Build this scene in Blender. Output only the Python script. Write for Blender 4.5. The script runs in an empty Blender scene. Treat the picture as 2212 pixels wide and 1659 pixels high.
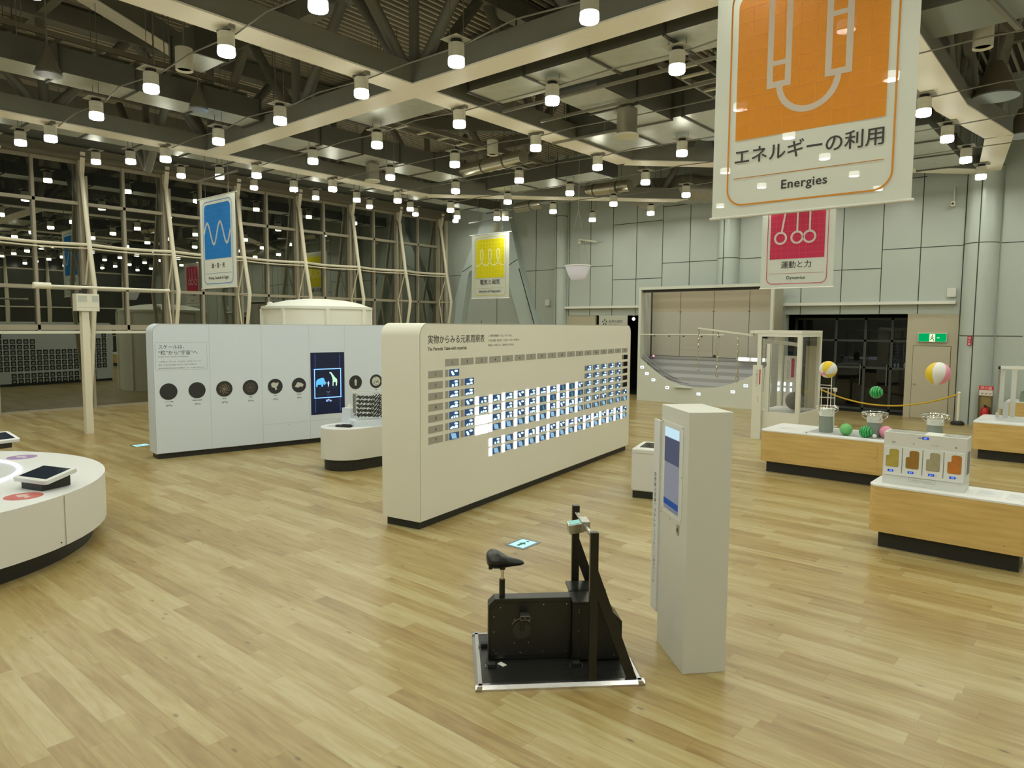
import bpy, bmesh, math, random
from mathutils import Vector, Matrix
random.seed(7)
SC = bpy.context.scene
COL = SC.collection
PI = math.pi

# ------------------------------------------------------------------ camera, world, exposure
cam_d = bpy.data.cameras.new('camera'); cam = bpy.data.objects.new('camera', cam_d); COL.objects.link(cam)
SC.camera = cam
yaw, pit, rol = math.radians(40.545), math.radians(4.747), math.radians(0.387)
cam_d.sensor_width = 36.0
cam_d.lens = 36.0 * 1522.0 / 2212.0
cam_d.clip_start = 0.05; cam_d.clip_end = 300
fwd = Vector((-math.sin(yaw)*math.cos(pit), math.cos(yaw)*math.cos(pit), -math.sin(pit)))
rgt = Vector((math.cos(yaw), math.sin(yaw), 0)); upv = rgt.cross(fwd)
r2 = rgt*math.cos(rol)+upv*math.sin(rol); u2 = -rgt*math.sin(rol)+upv*math.cos(rol)
mw = Matrix((r2, u2, -fwd)).transposed().to_4x4(); mw.translation = Vector((0, 0, 2.4))
cam.matrix_world = mw

world = bpy.data.worlds.new('world'); SC.world = world; world.use_nodes = True
world.node_tree.nodes['Background'].inputs[0].default_value = (0.010, 0.011, 0.010, 1)   # night outside
world.node_tree.nodes['Background'].inputs[1].default_value = 0.35
LAMP_L = 138.0          # radiance of a lamp's lens
LAMP_C = (0.985, 1.0, 0.85)
SC.view_settings.view_transform = 'Standard'
SC.view_settings.look = 'None'
SC.view_settings.exposure = 0.22
SC.view_settings.gamma = 1.0
SC.view_settings.use_curve_mapping = False

# ------------------------------------------------------------------ materials
MATS = {}
def mat(name, col, rough=0.5, metal=0.0, emit=None, estr=0.0, noise=0.0, nscale=6.0, spec=0.5, bump=0.0, bscale=60.0):
    if name in MATS: return MATS[name]
    m = bpy.data.materials.new(name); m.use_nodes = True
    nt = m.node_tree; b = nt.nodes['Principled BSDF']
    b.inputs['Base Color'].default_value = (*col, 1); b.inputs['Roughness'].default_value = rough
    b.inputs['Metallic'].default_value = metal; b.inputs['Specular IOR Level'].default_value = spec
    if emit: b.inputs['Emission Color'].default_value = (*emit, 1); b.inputs['Emission Strength'].default_value = estr
    if noise or bump:
        tc = nt.nodes.new('ShaderNodeTexCoord')
    if noise:
        n = nt.nodes.new('ShaderNodeTexNoise'); n.inputs['Scale'].default_value = nscale; n.inputs['Detail'].default_value = 4
        nt.links.new(tc.outputs['Object'], n.inputs['Vector'])
        mx = nt.nodes.new('ShaderNodeMix'); mx.data_type = 'RGBA'
        mx.inputs[6].default_value = (*[max(0, c*(1-noise)) for c in col], 1); mx.inputs[7].default_value = (*[min(1, c*(1+noise)) for c in col], 1)
        nt.links.new(n.outputs['Fac'], mx.inputs[0]); nt.links.new(mx.outputs[2], b.inputs['Base Color'])
    if bump:
        n2 = nt.nodes.new('ShaderNodeTexNoise'); n2.inputs['Scale'].default_value = bscale
        nt.links.new(tc.outputs['Object'], n2.inputs['Vector'])
        bp = nt.nodes.new('ShaderNodeBump'); bp.inputs['Strength'].default_value = bump
        nt.links.new(n2.outputs['Fac'], bp.inputs['Height']); nt.links.new(bp.outputs['Normal'], b.inputs['Normal'])
    MATS[name] = m; return m

def emit_mat(name, col, s):
    if name in MATS: return MATS[name]
    m = bpy.data.materials.new(name); m.use_nodes = True; nt = m.node_tree; nt.nodes.clear()
    e = nt.nodes.new('ShaderNodeEmission'); e.inputs[0].default_value = (*col, 1); e.inputs[1].default_value = s
    o = nt.nodes.new('ShaderNodeOutputMaterial'); nt.links.new(e.outputs[0], o.inputs[0]); MATS[name] = m; return m

def sheer_mat(name, col, t, noise=0.03):
    """woven cloth that lets a little light straight through"""
    m = bpy.data.materials.new(name); m.use_nodes = True; nt = m.node_tree; nt.nodes.clear()
    d = nt.nodes.new('ShaderNodeBsdfDiffuse'); d.inputs[0].default_value = (*col, 1)
    tl = nt.nodes.new('ShaderNodeBsdfTranslucent'); tl.inputs[0].default_value = (*col, 1)
    tr = nt.nodes.new('ShaderNodeBsdfTransparent')
    m1 = nt.nodes.new('ShaderNodeMixShader'); m1.inputs[0].default_value = 0.35
    m2 = nt.nodes.new('ShaderNodeMixShader'); m2.inputs[0].default_value = t
    o = nt.nodes.new('ShaderNodeOutputMaterial')
    nt.links.new(d.outputs[0], m1.inputs[1]); nt.links.new(tl.outputs[0], m1.inputs[2])
    nt.links.new(m1.outputs[0], m2.inputs[1]); nt.links.new(tr.outputs[0], m2.inputs[2]); nt.links.new(m2.outputs[0], o.inputs[0])
    MATS[name] = m; return m

def clear_mat(name, tint, gl, rough=0.0, gcol=(1, 1, 1)):
    """clear sheet: fresnel-weighted mirror over straight-through transparency"""
    if name in MATS: return MATS[name]
    m = bpy.data.materials.new(name); m.use_nodes = True; nt = m.node_tree; nt.nodes.clear()
    tr = nt.nodes.new('ShaderNodeBsdfTransparent'); tr.inputs[0].default_value = (*tint, 1)
    g = nt.nodes.new('ShaderNodeBsdfGlossy'); g.inputs['Roughness'].default_value = rough; g.inputs[0].default_value = (*gcol, 1)
    f = nt.nodes.new('ShaderNodeFresnel'); f.inputs[0].default_value = 1.5
    a = nt.nodes.new('ShaderNodeMath'); a.operation = 'ADD'; a.inputs[1].default_value = gl; a.use_clamp = True
    mx = nt.nodes.new('ShaderNodeMixShader'); o = nt.nodes.new('ShaderNodeOutputMaterial')
    nt.links.new(f.outputs[0], a.inputs[0]); nt.links.new(a.outputs[0], mx.inputs[0])
    nt.links.new(tr.outputs[0], mx.inputs[1]); nt.links.new(g.outputs[0], mx.inputs[2]); nt.links.new(mx.outputs[0], o.inputs[0])
    MATS[name] = m; return m

def floor_mat():
    m = bpy.data.materials.new('oak_planks'); m.use_nodes = True; nt = m.node_tree; N = nt.nodes; Lk = nt.links
    b = N['Principled BSDF']
    tc = N.new('ShaderNodeTexCoord'); sp = N.new('ShaderNodeSeparateXYZ'); Lk.new(tc.outputs['Object'], sp.inputs[0])
    def M(op, a, bb=None, c=None):
        n = N.new('ShaderNodeMath'); n.operation = op
        for i, v in enumerate((a, bb, c)):
            if v is None: continue
            if isinstance(v, (int, float)): n.inputs[i].default_value = v
            else: Lk.new(v, n.inputs[i])
        return n.outputs[0]
    PW, PL = 0.148, 1.22
    row = M('FLOOR', M('DIVIDE', sp.outputs[1], PW))
    wn = N.new('ShaderNodeTexWhiteNoise'); wn.noise_dimensions = '1D'; Lk.new(row, wn.inputs['W'])
    xs = M('ADD', M('DIVIDE', sp.outputs[0], PL), wn.outputs['Value'])
    colr = M('FLOOR', xs)
    cv = N.new('ShaderNodeCombineXYZ'); Lk.new(colr, cv.inputs[0]); Lk.new(row, cv.inputs[1])
    w2 = N.new('ShaderNodeTexWhiteNoise'); w2.noise_dimensions = '3D'; Lk.new(cv.outputs[0], w2.inputs['Vector'])
    # grain: noise stretched along the plank, shifted per plank
    gv = N.new('ShaderNodeCombineXYZ')
    Lk.new(M('ADD', M('MULTIPLY', sp.outputs[0], 1.3), M('MULTIPLY', w2.outputs['Value'], 37.0)), gv.inputs[0])
    Lk.new(M('MULTIPLY', sp.outputs[1], 13.0), gv.inputs[1]); Lk.new(M('MULTIPLY', w2.outputs['Value'], 11.0), gv.inputs[2])
    g1 = N.new('ShaderNodeTexNoise'); g1.inputs['Scale'].default_value = 1.6; g1.inputs['Detail'].default_value = 5; g1.inputs['Distortion'].default_value = 0.6
    Lk.new(gv.outputs[0], g1.inputs['Vector'])
    g2 = N.new('ShaderNodeTexNoise'); g2.inputs['Scale'].default_value = 9.0; g2.inputs['Detail'].default_value = 3; Lk.new(gv.outputs[0], g2.inputs['Vector'])
    # knots
    vv = N.new('ShaderNodeCombineXYZ'); Lk.new(M('MULTIPLY', sp.outputs[0], 1.1), vv.inputs[0]); Lk.new(M('MULTIPLY', sp.outputs[1], 2.6), vv.inputs[1])
    vo = N.new('ShaderNodeTexVoronoi'); vo.inputs['Scale'].default_value = 2.3; Lk.new(vv.outputs[0], vo.inputs['Vector'])
    kn = N.new('ShaderNodeMapRange'); kn.inputs[1].default_value = 0.03; kn.inputs[2].default_value = 0.10; kn.inputs[3].default_value = 0.45; kn.inputs[4].default_value = 1.0
    Lk.new(vo.outputs['Distance'], kn.inputs[0])
    t = M('ADD', M('MULTIPLY', w2.outputs['Value'], 0.42), M('ADD', M('MULTIPLY', g1.outputs['Fac'], 0.84), M('MULTIPLY', g2.outputs['Fac'], 0.14)))
    cr = N.new('ShaderNodeValToRGB'); e = cr.color_ramp.elements
    e[0].position = 0.30; e[0].color = (0.225, 0.140, 0.045, 1); e[1].position = 1.0; e[1].color = (0.465, 0.398, 0.205, 1)
    x = e.new(0.52); x.color = (0.322, 0.226, 0.080, 1); x = e.new(0.74); x.color = (0.388, 0.297, 0.120, 1)
    Lk.new(t, cr.inputs[0])
    # seams
    fy = M('FRACT', M('DIVIDE', sp.outputs[1], PW)); fx = M('FRACT', xs)
    ey = M('MINIMUM', fy, M('SUBTRACT', 1.0, fy)); ex = M('MULTIPLY', M('MINIMUM', fx, M('SUBTRACT', 1.0, fx)), PL/PW)
    ed = M('MINIMUM', ey, ex)
    sm = N.new('ShaderNodeMapRange'); sm.inputs[1].default_value = 0.004; sm.inputs[2].default_value = 0.022; sm.inputs[3].default_value = 0.80; sm.inputs[4].default_value = 1.0
    Lk.new(ed, sm.inputs[0])
    mul = N.new('ShaderNodeMix'); mul.data_type = 'RGBA'; mul.blend_type = 'MULTIPLY'; mul.inputs[0].default_value = 1.0
    Lk.new(cr.outputs[0], mul.inputs[6]); cc = N.new('ShaderNodeCombineColor')
    f = M('MULTIPLY', sm.outputs[0], kn.outputs[0])
    for i in range(3): Lk.new(f, cc.inputs[i])
    Lk.new(cc.outputs[0], mul.inputs[7]); Lk.new(mul.outputs[2], b.inputs['Base Color'])
    b.inputs['Roughness'].default_value = 0.30; b.inputs['Specular IOR Level'].default_value = 0.5
    bp = N.new('ShaderNodeBump'); bp.inputs['Strength'].default_value = 0.12; bp.inputs['Distance'].default_value = 0.004
    Lk.new(sm.outputs[0], bp.inputs['Height']); Lk.new(bp.outputs[0], b.inputs['Normal'])
    return m

def wood_mat(name, c1, c2, vertical=False):
    m = bpy.data.materials.new(name); m.use_nodes = True; nt = m.node_tree; b = nt.nodes['Principled BSDF']
    tc = nt.nodes.new('ShaderNodeTexCoord'); mp = nt.nodes.new('ShaderNodeMapping'); mp.inputs['Scale'].default_value = (0.8, 6.0, 9.0)
    n = nt.nodes.new('ShaderNodeTexNoise'); n.inputs['Scale'].default_value = 2.4; n.inputs['Detail'].default_value = 5
    nt.links.new(tc.outputs['Object'], mp.inputs[0]); nt.links.new(mp.outputs[0], n.inputs['Vector'])
    cr = nt.nodes.new('ShaderNodeValToRGB'); cr.color_ramp.elements[0].color = (*c1, 1); cr.color_ramp.elements[1].color = (*c2, 1)
    cr.color_ramp.elements[0].position = .3; cr.color_ramp.elements[1].position = .75
    nt.links.new(n.outputs['Fac'], cr.inputs[0]); nt.links.new(cr.outputs[0], b.inputs['Base Color']); b.inputs['Roughness'].default_value = 0.45
    MATS[name] = m; return m

WHITE = mat('white_laminate', (0.72, 0.72, 0.68), 0.45, noise=0.012, nscale=3)
WHITE2 = mat('cool_white_laminate', (0.645, 0.72, 0.80), 0.45, noise=0.012, nscale=3)
TOPW = mat('white_worktop', (0.80, 0.81, 0.81), 0.32)
PAINTW = mat('white_metal_paint', (0.72, 0.72, 0.66), 0.4)
CREAM = mat('cream_paint', (0.74, 0.71, 0.57), 0.5)
BLACKP = mat('black_plinth', (0.018, 0.018, 0.015), 0.5)
BLACKM = mat('black_steel', (0.010, 0.010, 0.008), 0.30)
RUBBER = mat('black_rubber', (0.012, 0.012, 0.012), 0.6)
INK = mat('black_ink', (0.035, 0.035, 0.03), 0.6)
GREYINK = mat('grey_ink', (0.22, 0.22, 0.2), 0.6)
CHROME = mat('chrome', (0.80, 0.80, 0.78), 0.12, 1.0)
BRUSHED = mat('brushed_aluminium', (0.62, 0.63, 0.64), 0.28, 1.0)
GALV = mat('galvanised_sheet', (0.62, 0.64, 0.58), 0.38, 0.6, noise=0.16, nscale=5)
DUCTP = mat('duct_shade_and_band', (0.11, 0.11, 0.085), 0.6, noise=0.1)
STEEL = mat('grey_green_steel', (0.20, 0.195, 0.155), 0.5, noise=0.08)
FLANGE = mat('beige_steel_lit_underside', (0.90, 0.85, 0.72), 0.5, noise=0.04, nscale=20)  # paler than STEEL: floor light on beam undersides painted into the colour
DECK = mat('dark_roof_deck', (0.05, 0.047, 0.037), 0.7)
DECKRIB = mat('deck_rib_steel', (0.52, 0.48, 0.38), 0.55)
MULL = mat('bronze_grey_mullion', (0.36, 0.32, 0.235), 0.45, noise=0.05)
TRUSSW = mat('cream_truss_paint', (0.80, 0.74, 0.58), 0.4)
WALLP = mat('grey_green_metal_panel', (0.45, 0.495, 0.45), 0.36, noise=0.03, nscale=1.2)
COLP = mat('column_cladding', (0.45, 0.50, 0.46), 0.30, noise=0.03)
JOINT = mat('panel_joint', (0.045, 0.05, 0.04), 0.7)
BEIGE = mat('beige_partition', (0.46, 0.42, 0.31), 0.5)
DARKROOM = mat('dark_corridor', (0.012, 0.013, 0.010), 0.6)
OAKV = wood_mat('oak_veneer', (0.55, 0.365, 0.115), (0.70, 0.49, 0.185))
NUMG = mat('grey_number_plate', (0.36, 0.345, 0.30), 0.5)
NAVY = mat('navy_display_glass', (0.004, 0.011, 0.030), 0.25, emit=(0.02, 0.09, 0.24), estr=0.5)
LIT = emit_mat('backlit_white', (0.86, 0.93, 1.0), 2.6)
SPEC1 = emit_mat('lit_specimen', (0.62, 0.86, 1.0), 1.3)
SPEC2 = emit_mat('lit_specimen_card', (0.30, 0.52, 0.66), 0.9)
SPEC3 = emit_mat('lit_specimen_teal', (0.16, 0.42, 0.42), 0.55)
GLASSB = mat('black_screen_glass', (0.004, 0.005, 0.008), 0.12)
SCREENB = mat('dark_screen', (0.002, 0.003, 0.012), 0.15, emit=(0.0, 0.012, 0.07), estr=0.25)
BLUEL = emit_mat('screen_blue_line', (0.16, 0.36, 1.0), 2.2)
BLUEP = emit_mat('screen_pale_line', (0.10, 0.20, 0.62), 0.8)
ACRYL = clear_mat('clear_acrylic', (0.96, 0.97, 0.96), 0.0)
WGLASS = clear_mat('window_glass', (0.75, 0.78, 0.74), 0.23, 0.0, (0.92, 0.93, 0.78))
DGLASS = clear_mat('door_glass', (0.6, 0.62, 0.6), 0.0)

# ------------------------------------------------------------------ mesh builder
class MB:
    def __init__(s): s.v = []; s.f = []; s.m = []; s.c = 0
    def mi(s, i): s.c = i; return s
    def quad(s, a, b, c, d):
        n = len(s.v); s.v += [tuple(a), tuple(b), tuple(c), tuple(d)]; s.f.append((n, n+1, n+2, n+3)); s.m.append(s.c); return s
    def box(s, x0, x1, y0, y1, z0, z1):
        n = len(s.v)
        s.v += [(x, y, z) for z in (z0, z1) for y in (y0, y1) for x in (x0, x1)]
        for q in ((0, 2, 3, 1), (4, 5, 7, 6), (0, 1, 5, 4), (1, 3, 7, 5), (3, 2, 6, 7), (2, 0, 4, 6)):
            s.f.append(tuple(n+i for i in q)); s.m.append(s.c)
        return s
    def prism(s, poly, a0, a1, ax='y'):
        """extrude a 2-D polygon: ax='y' -> poly in (x,z); 'z' -> (x,y); 'x' -> (y,z)"""
        n = len(s.v); k = len(poly)
        def P(p, a): return (p[0], a, p[1]) if ax == 'y' else ((p[0], p[1], a) if ax == 'z' else (a, p[0], p[1]))
        s.v += [P(p, a0) for p in poly] + [P(p, a1) for p in poly]
        ar = sum(poly[i][0]*poly[(i+1) % k][1]-poly[(i+1) % k][0]*poly[i][1] for i in range(k))
        fl = (ar > 0) != (ax == 'y')
        A = list(range(n, n+k)); B = list(range(n+k, n+2*k))
        s.f.append(tuple(A[::-1] if fl else A)); s.f.append(tuple(B if fl else B[::-1])); s.m += [s.c]*2
        for i in range(k):
            j = (i+1) % k; q = (A[i], A[j], B[j], B[i])
            s.f.append(q if fl else q[::-1]); s.m.append(s.c)
        return s
    def tube(s, pts, r, n=10, caps=True, closed=False):
        pts = [Vector(p) for p in pts]; k = len(pts)
        rs = r if isinstance(r, (list, tuple)) else [r]*k
        base = len(s.v); up = None
        for i, p in enumerate(pts):
            if closed: t = (pts[(i+1) % k]-pts[i-1]).normalized()
            else: t = (pts[min(i+1, k-1)]-pts[max(i-1, 0)]).normalized()
            if up is None: up = t.orthogonal().normalized()
            up = (up - t*up.dot(t)); up = up.normalized() if up.length > 1e-6 else t.orthogonal().normalized()
            w = t.cross(up)
            s.v += [tuple(p+(up*math.cos(2*PI*j/n)+w*math.sin(2*PI*j/n))*rs[i]) for j in range(n)]
        for i in range(k if closed else k-1):
            a = base+i*n; b = base+((i+1) % k)*n
            for j in range(n):
                s.f.append((a+j, a+(j+1) % n, b+(j+1) % n, b+j)); s.m.append(s.c)
        if caps and not closed:
            s.f.append(tuple(base+j for j in range(n))[::-1]); s.f.append(tuple(base+(k-1)*n+j for j in range(n))); s.m += [s.c]*2
        return s
    def beam(s, p0, p1, w, h):
        """rectangular bar from p0 to p1 (w across, h up)"""
        p0 = Vector(p0); p1 = Vector(p1); t = (p1-p0).normalized()
        a = t.cross(Vector((0, 0, 1))); a = a.normalized() if a.length > 1e-5 else Vector((1, 0, 0)); b = a.cross(t)
        n = len(s.v)
        for p in (p0, p1):
            for x, y in ((-1, -1), (1, -1), (1, 1), (-1, 1)): s.v.append(tuple(p+a*x*w/2+b*y*h/2))
        for q in ((0, 1, 2, 3), (7, 6, 5, 4), (0, 4, 5, 1), (1, 5, 6, 2), (2, 6, 7, 3), (3, 7, 4, 0)):
            s.f.append(tuple(n+i for i in q)); s.m.append(s.c)
        return s
    def lathe(s, prof, c=(0, 0, 0), n=24, sx=1, sy=1):
        base = len(s.v); k = len(prof)
        for r, z in prof:
            s.v += [(c[0]+sx*r*math.cos(2*PI*j/n), c[1]+sy*r*math.sin(2*PI*j/n), c[2]+z) for j in range(n)]
        for i in range(k-1):
            for j in range(n):
                a = base+i*n; b = a+n
                s.f.append((a+j, a+(j+1) % n, b+(j+1) % n, b+j)); s.m.append(s.c)
        if prof[0][0] > 1e-6: s.f.append(tuple(base+j for j in range(n))[::-1]); s.m.append(s.c)
        if prof[-1][0] > 1e-6: s.f.append(tuple(base+(k-1)*n+j for j in range(n))); s.m.append(s.c)
        return s
    def sphere(s, c, r, n=20, k=12, sz=1.0):
        return s.lathe([(r*math.sin(PI*i/k) if 0 < i < k else 1e-7, -r*sz*math.cos(PI*i/k)) for i in range(k+1)], c, n)
    def disc(s, c, r, y, n=32):          # flat disc in the x-z plane facing -y
        k = len(s.v); s.v += [(c[0]+r*math.cos(2*PI*j/n), y, c[1]+r*math.sin(2*PI*j/n)) for j in range(n)]
        s.f.append(tuple(range(k, k+n))); s.m.append(s.c); return s
    def poly(s, pts, y):                 # flat polygon in x-z plane
        k = len(s.v); s.v += [(p[0], y, p[1]) for p in pts]; s.f.append(tuple(range(k, k+len(pts)))); s.m.append(s.c); return s
    def mesh(s, name, mats, smooth=35):
        me = bpy.data.meshes.new(name); me.from_pydata(s.v, [], s.f)
        for m in (mats if isinstance(mats, (list, tuple)) else [mats]): me.materials.append(m)
        me.polygons.foreach_set('material_index', s.m)
        if smooth:
            me.polygons.foreach_set('use_smooth', [True]*len(me.polygons)); me.set_sharp_from_angle(angle=math.radians(smooth))
        me.update(); return me
    def build(s, name, mats, parent=None, smooth=35, bevel=0.0, loc=None, rot=None):
        o = bpy.data.objects.new(name, s.mesh(name, mats, smooth)); COL.objects.link(o)
        if parent: o.parent = parent
        if loc: o.location = loc
        if rot: o.rotation_euler = rot
        if bevel:
            b = o.modifiers.new('bevel', 'BEVEL'); b.width = bevel; b.segments = 2; b.limit_method = 'ANGLE'; b.angle_limit = math.radians(40)
        return o

def rrect(x0, x1, z0, z1, r, n=6, corners=(1, 1, 1, 1)):
    """rounded rectangle, corners in order bl, br, tr, tl"""
    out = []
    for (cx, cz, a), on in zip(((x0+r, z0+r, PI), (x1-r, z0+r, 1.5*PI), (x1-r, z1-r, 0), (x0+r, z1-r, .5*PI)), corners):
        if on: out += [(cx+r*math.cos(a+.5*PI*i/n), cz+r*math.sin(a+.5*PI*i/n)) for i in range(n+1)]
        else: out.append({PI: (x0, z0), 1.5*PI: (x1, z0), 0: (x1, z1), .5*PI: (x0, z1)}[a])
    return out

def thing(name, label, cat, loc=(0, 0, 0), rotz=0.0, group=None):
    o = bpy.data.objects.new(name, None); COL.objects.link(o); o.location = loc; o.rotation_euler = (0, 0, rotz)
    o.empty_display_size = 0.1
    o['label'] = label; o['category'] = cat
    if group: o['group'] = group
    return o
def tag(o, label, cat, group=None):
    o['label'] = label; o['category'] = cat
    if group: o['group'] = group
    return o
def struct(o): o['kind'] = 'structure'; return o
def dup(o, parent=None):
    c = o.copy(); COL.objects.link(c); c.parent = parent
    for ch in list(o.children): dup(ch, c)
    return c

def text_data(body, size, align='LEFT', bold=0.0, ext=0.0006, space=1.0, sx=1.0):
    c = bpy.data.curves.new('lettering', 'FONT'); c.body = body; c.size = size; c.align_x = align; c.extrude = ext; c.offset = bold
    c.space_character = space; c.resolution_u = 3
    o = bpy.data.objects.new('lettering', c); COL.objects.link(o)
    dg = bpy.context.evaluated_depsgraph_get()
    me = bpy.data.meshes.new_from_object(o.evaluated_get(dg)); bpy.data.objects.remove(o); bpy.data.curves.remove(c)
    if sx != 1.0: me.transform(Matrix.Diagonal((sx, 1, 1, 1)))
    return me
ROTS = {'front': (PI/2, 0, 0), 'left': (PI/2, 0, -PI/2), 'top': (0, 0, 0)}
def text(body, size, loc, parent, m=None, align='LEFT', face='front', bold=0.0, name='lettering', space=1.0, width=None, height=None, rot=None):
    me = text_data(body, size, align, 0.0, space=space)
    xs = [v.co.x for v in me.vertices]; ys = [v.co.y for v in me.vertices]
    if width and xs:
        k = width/(max(xs)-min(xs)); me.transform(Matrix.Diagonal((k, k if not height else height/(max(ys)-min(ys)), 1, 1)))
    if bold:                                                      # heavier weight: the same outline laid down five times, slightly spread
        bm = bmesh.new()
        for dx, dy in ((0, 0), (bold, 0), (-bold, 0), (0, bold*0.7), (0, -bold*0.7)):
            t_ = me.copy(); t_.transform(Matrix.Translation((dx, dy, 0.00004*(dx+2*dy)/bold))); bm.from_mesh(t_); bpy.data.meshes.remove(t_)
        bm.to_mesh(me); bm.free()
    me.materials.clear(); me.materials.append(m or INK); me.name = name
    o = bpy.data.objects.new(name, me); COL.objects.link(o); o.parent = parent; o.location = loc; o.rotation_euler = rot or ROTS[face]
    return o
ORD = ['', 'first', 'second', 'third', 'fourth', 'fifth', 'sixth', 'seventh', 'eighth', 'ninth', 'tenth', 'eleventh', 'twelfth', 'thirteenth', 'fourteenth', 'fifteenth']
# ================================================================== THE SETTING
XW, XE, YN, YF, ZD = -21.9, 7.0, -6.0, 21.3, 8.6
FLOORM = floor_mat()
struct(MB().box(XW-0.3, XE, YN, YF+4.2, -0.2, 0.0).build('floor', FLOORM, smooth=0))
m = MB().box(XW-0.3, XE, YN, YF+0.3, ZD, ZD+0.15)
m.mi(1)
x = XW
while x < XE:
    m.box(x, x+0.055, YN, YF, ZD-0.05, ZD); x += 0.17
struct(m.build('ceiling', [DECK, DECKRIB], smooth=0))

# far wall with its two door openings
m = MB()
T0, T1 = YF, YF+0.3
m.box(XW-0.3, XE, T0, T1, 2.78, ZD)
for a, b in ((XW-0.3, -15.5), (-12.45, -7.52), (-3.06, XE)): m.box(a, b, T0, T1, 0, 2.78)
far = struct(m.build('wall_far', WALLP, smooth=0))
m = MB()
JV = [(-19.9, 0, 2.6), (-19.05, 0, 4.3), (-17.05, 0, 7), (-14.54, 2.78, 7), (-13.60, 2.78, 7), (-12.65, 2.78, 7), (-11.66, 2.78, 7), (-10.67, 2.78, 7), (-8.15, 2.78, 7),
      (-7.10, 2.78, 7), (-6.0, 2.78, 7), (-4.985, 2.78, 7), (-4.06, 2.78, 7), (-0.6, 0, 7), (1.4, 0, 7), (3.4, 0, 7), (-16.15, 0, 7), (-15.48, 2.78, 7), (-3.09, 0, 7)]
for x, a, b in JV: m.box(x-0.011, x+0.011, T0-0.004, T0, a, b)
for a, b, z in ((-21.8, -20.75, 4.48), (-17.55, -15.9, 4.5), (-14.54, -13.6, 4.52), (-13.6, -11.66, 4.02), (-11.66, -9.7, 4.5), (-13.6, -11.66, 5.92), (-9.0, -7.1, 4.5), (-7.1, -4.985, 4.02),
                (-4.985, -3.05, 4.52), (-2.3, 6.5, 4.52), (-2.3, -1.75, 2.22), (-11.66, -9.6, 6.35), (-9, -4, 6.35)):
    m.box(a, b, T0-0.004, T0, z-0.011, z+0.011)
struct(m.build('trim_1', JOINT, smooth=0))
# thin blind boxes above the two openings
for a, b in ((-15.62, -11.3), (-7.55, -3.18)):
    struct(MB().box(a, b, YF-0.17, YF, 3.03, 3.11).build('trim_2', PAINTW, smooth=0))
# inverted-V pylon cladding by the corner
m = MB()
m.prism([(-20.75, 4.6), (-21.86, 1.6), (-21.86, 0), (-21.3, 0), (-20.39, 4.45), (-20.30, 4.60), (-19.0, 4.95), (-18.40, 4.62), (-16.72, 0), (-15.95, 0), (-17.62, 4.6), (-18.20, 6.6), (-18.3, ZD), (-19.5, ZD), (-19.6, 6.6)], YF-0.28, YF-0.002)
m.mi(1); m.beam((-17.66, YF-0.285, 4.6), (-16.0, YF-0.285, 0.05), 0.05, 0.02); m.beam((-20.72, YF-0.285, 4.6), (-19.55, YF-0.285, 5.1), 0.02, 0.02); m.beam((-18.42, YF-0.285, 4.62), (-17.75, YF-0.285, 4.95), 0.02, 0.02)
struct(m.build('wall_pillar', [mat('pale_pylon_panel', (0.50, 0.58, 0.56), 0.4), JOINT], smooth=0))
# round cladded columns on the far wall
for x, r, y in ((-15.80, 0.25, YF-0.10), (-9.33, 0.34, YF-0.05), (-2.69, 0.37, YF-0.10)):
    m = MB().lathe([(r, 0), (r, ZD)], (x, y, 0), 40)
    m.mi(1)
    for z in (2.22, 4.52, 6.4): m.lathe([(r+0.003, z-0.011), (r+0.003, z+0.011)], (x, y, 0), 40)
    a = -PI*0.52
    m.box(x+(r+0.001)*math.cos(a)-0.012, x+(r+0.001)*math.cos(a)+0.012, y+(r+0.001)*math.sin(a)-0.004, y+(r+0.001)*math.sin(a)+0.02, 0, ZD)
    o = struct(m.build('wall_column', [COLP, JOINT]))
# dark corridor behind the openings
m = MB()
m.box(-16.5, -2.5, YF+4.0, YF+4.2, 0, 3.2); m.box(-16.6, -16.4, YF+0.3, YF+4, 0, 3.2); m.box(-2.6, -2.4, YF+0.3, YF+4, 0, 3.2); m.box(-16.5, -2.5, YF+0.3, YF+4.2, 3.2, 3.3)
m.box(-16.5, -2.5, YF+0.32, YF+4.0, 0.0, 0.006)
struct(m.build('wall_back', DARKROOM, smooth=0))
# beige partitions filling parts of the openings
struct(MB().box(-15.5, -14.3, YF+0.02, YF+0.12, 0, 2.78).build('wall_partition', BEIGE, smooth=0))
m = MB().box(-4.28, -3.06, YF+0.0, YF+0.12, 0, 2.78)
struct(m.build('wall_partition', BEIGE, smooth=0))
m = MB().box(-4.105, -3.25, YF-0.02, YF+0.01, 0.01, 1.93); m.mi(1)
for a in ((-4.115, -4.105, 0.01, 1.94), (-3.25, -3.24, 0.01, 1.94), (-4.115, -3.24, 1.93, 1.94)): m.box(a[0], a[1], YF-0.008, YF-0.002, a[2], a[3])
d1 = struct(m.build('door_1', [mat('beige_door_leaf', (0.47, 0.43, 0.32), 0.45), JOINT], smooth=0))
MB().box(-4.06, -4.00, YF-0.05, YF-0.02, 0.90, 0.93).build('handle', CHROME, d1, bevel=0.004)
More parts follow.
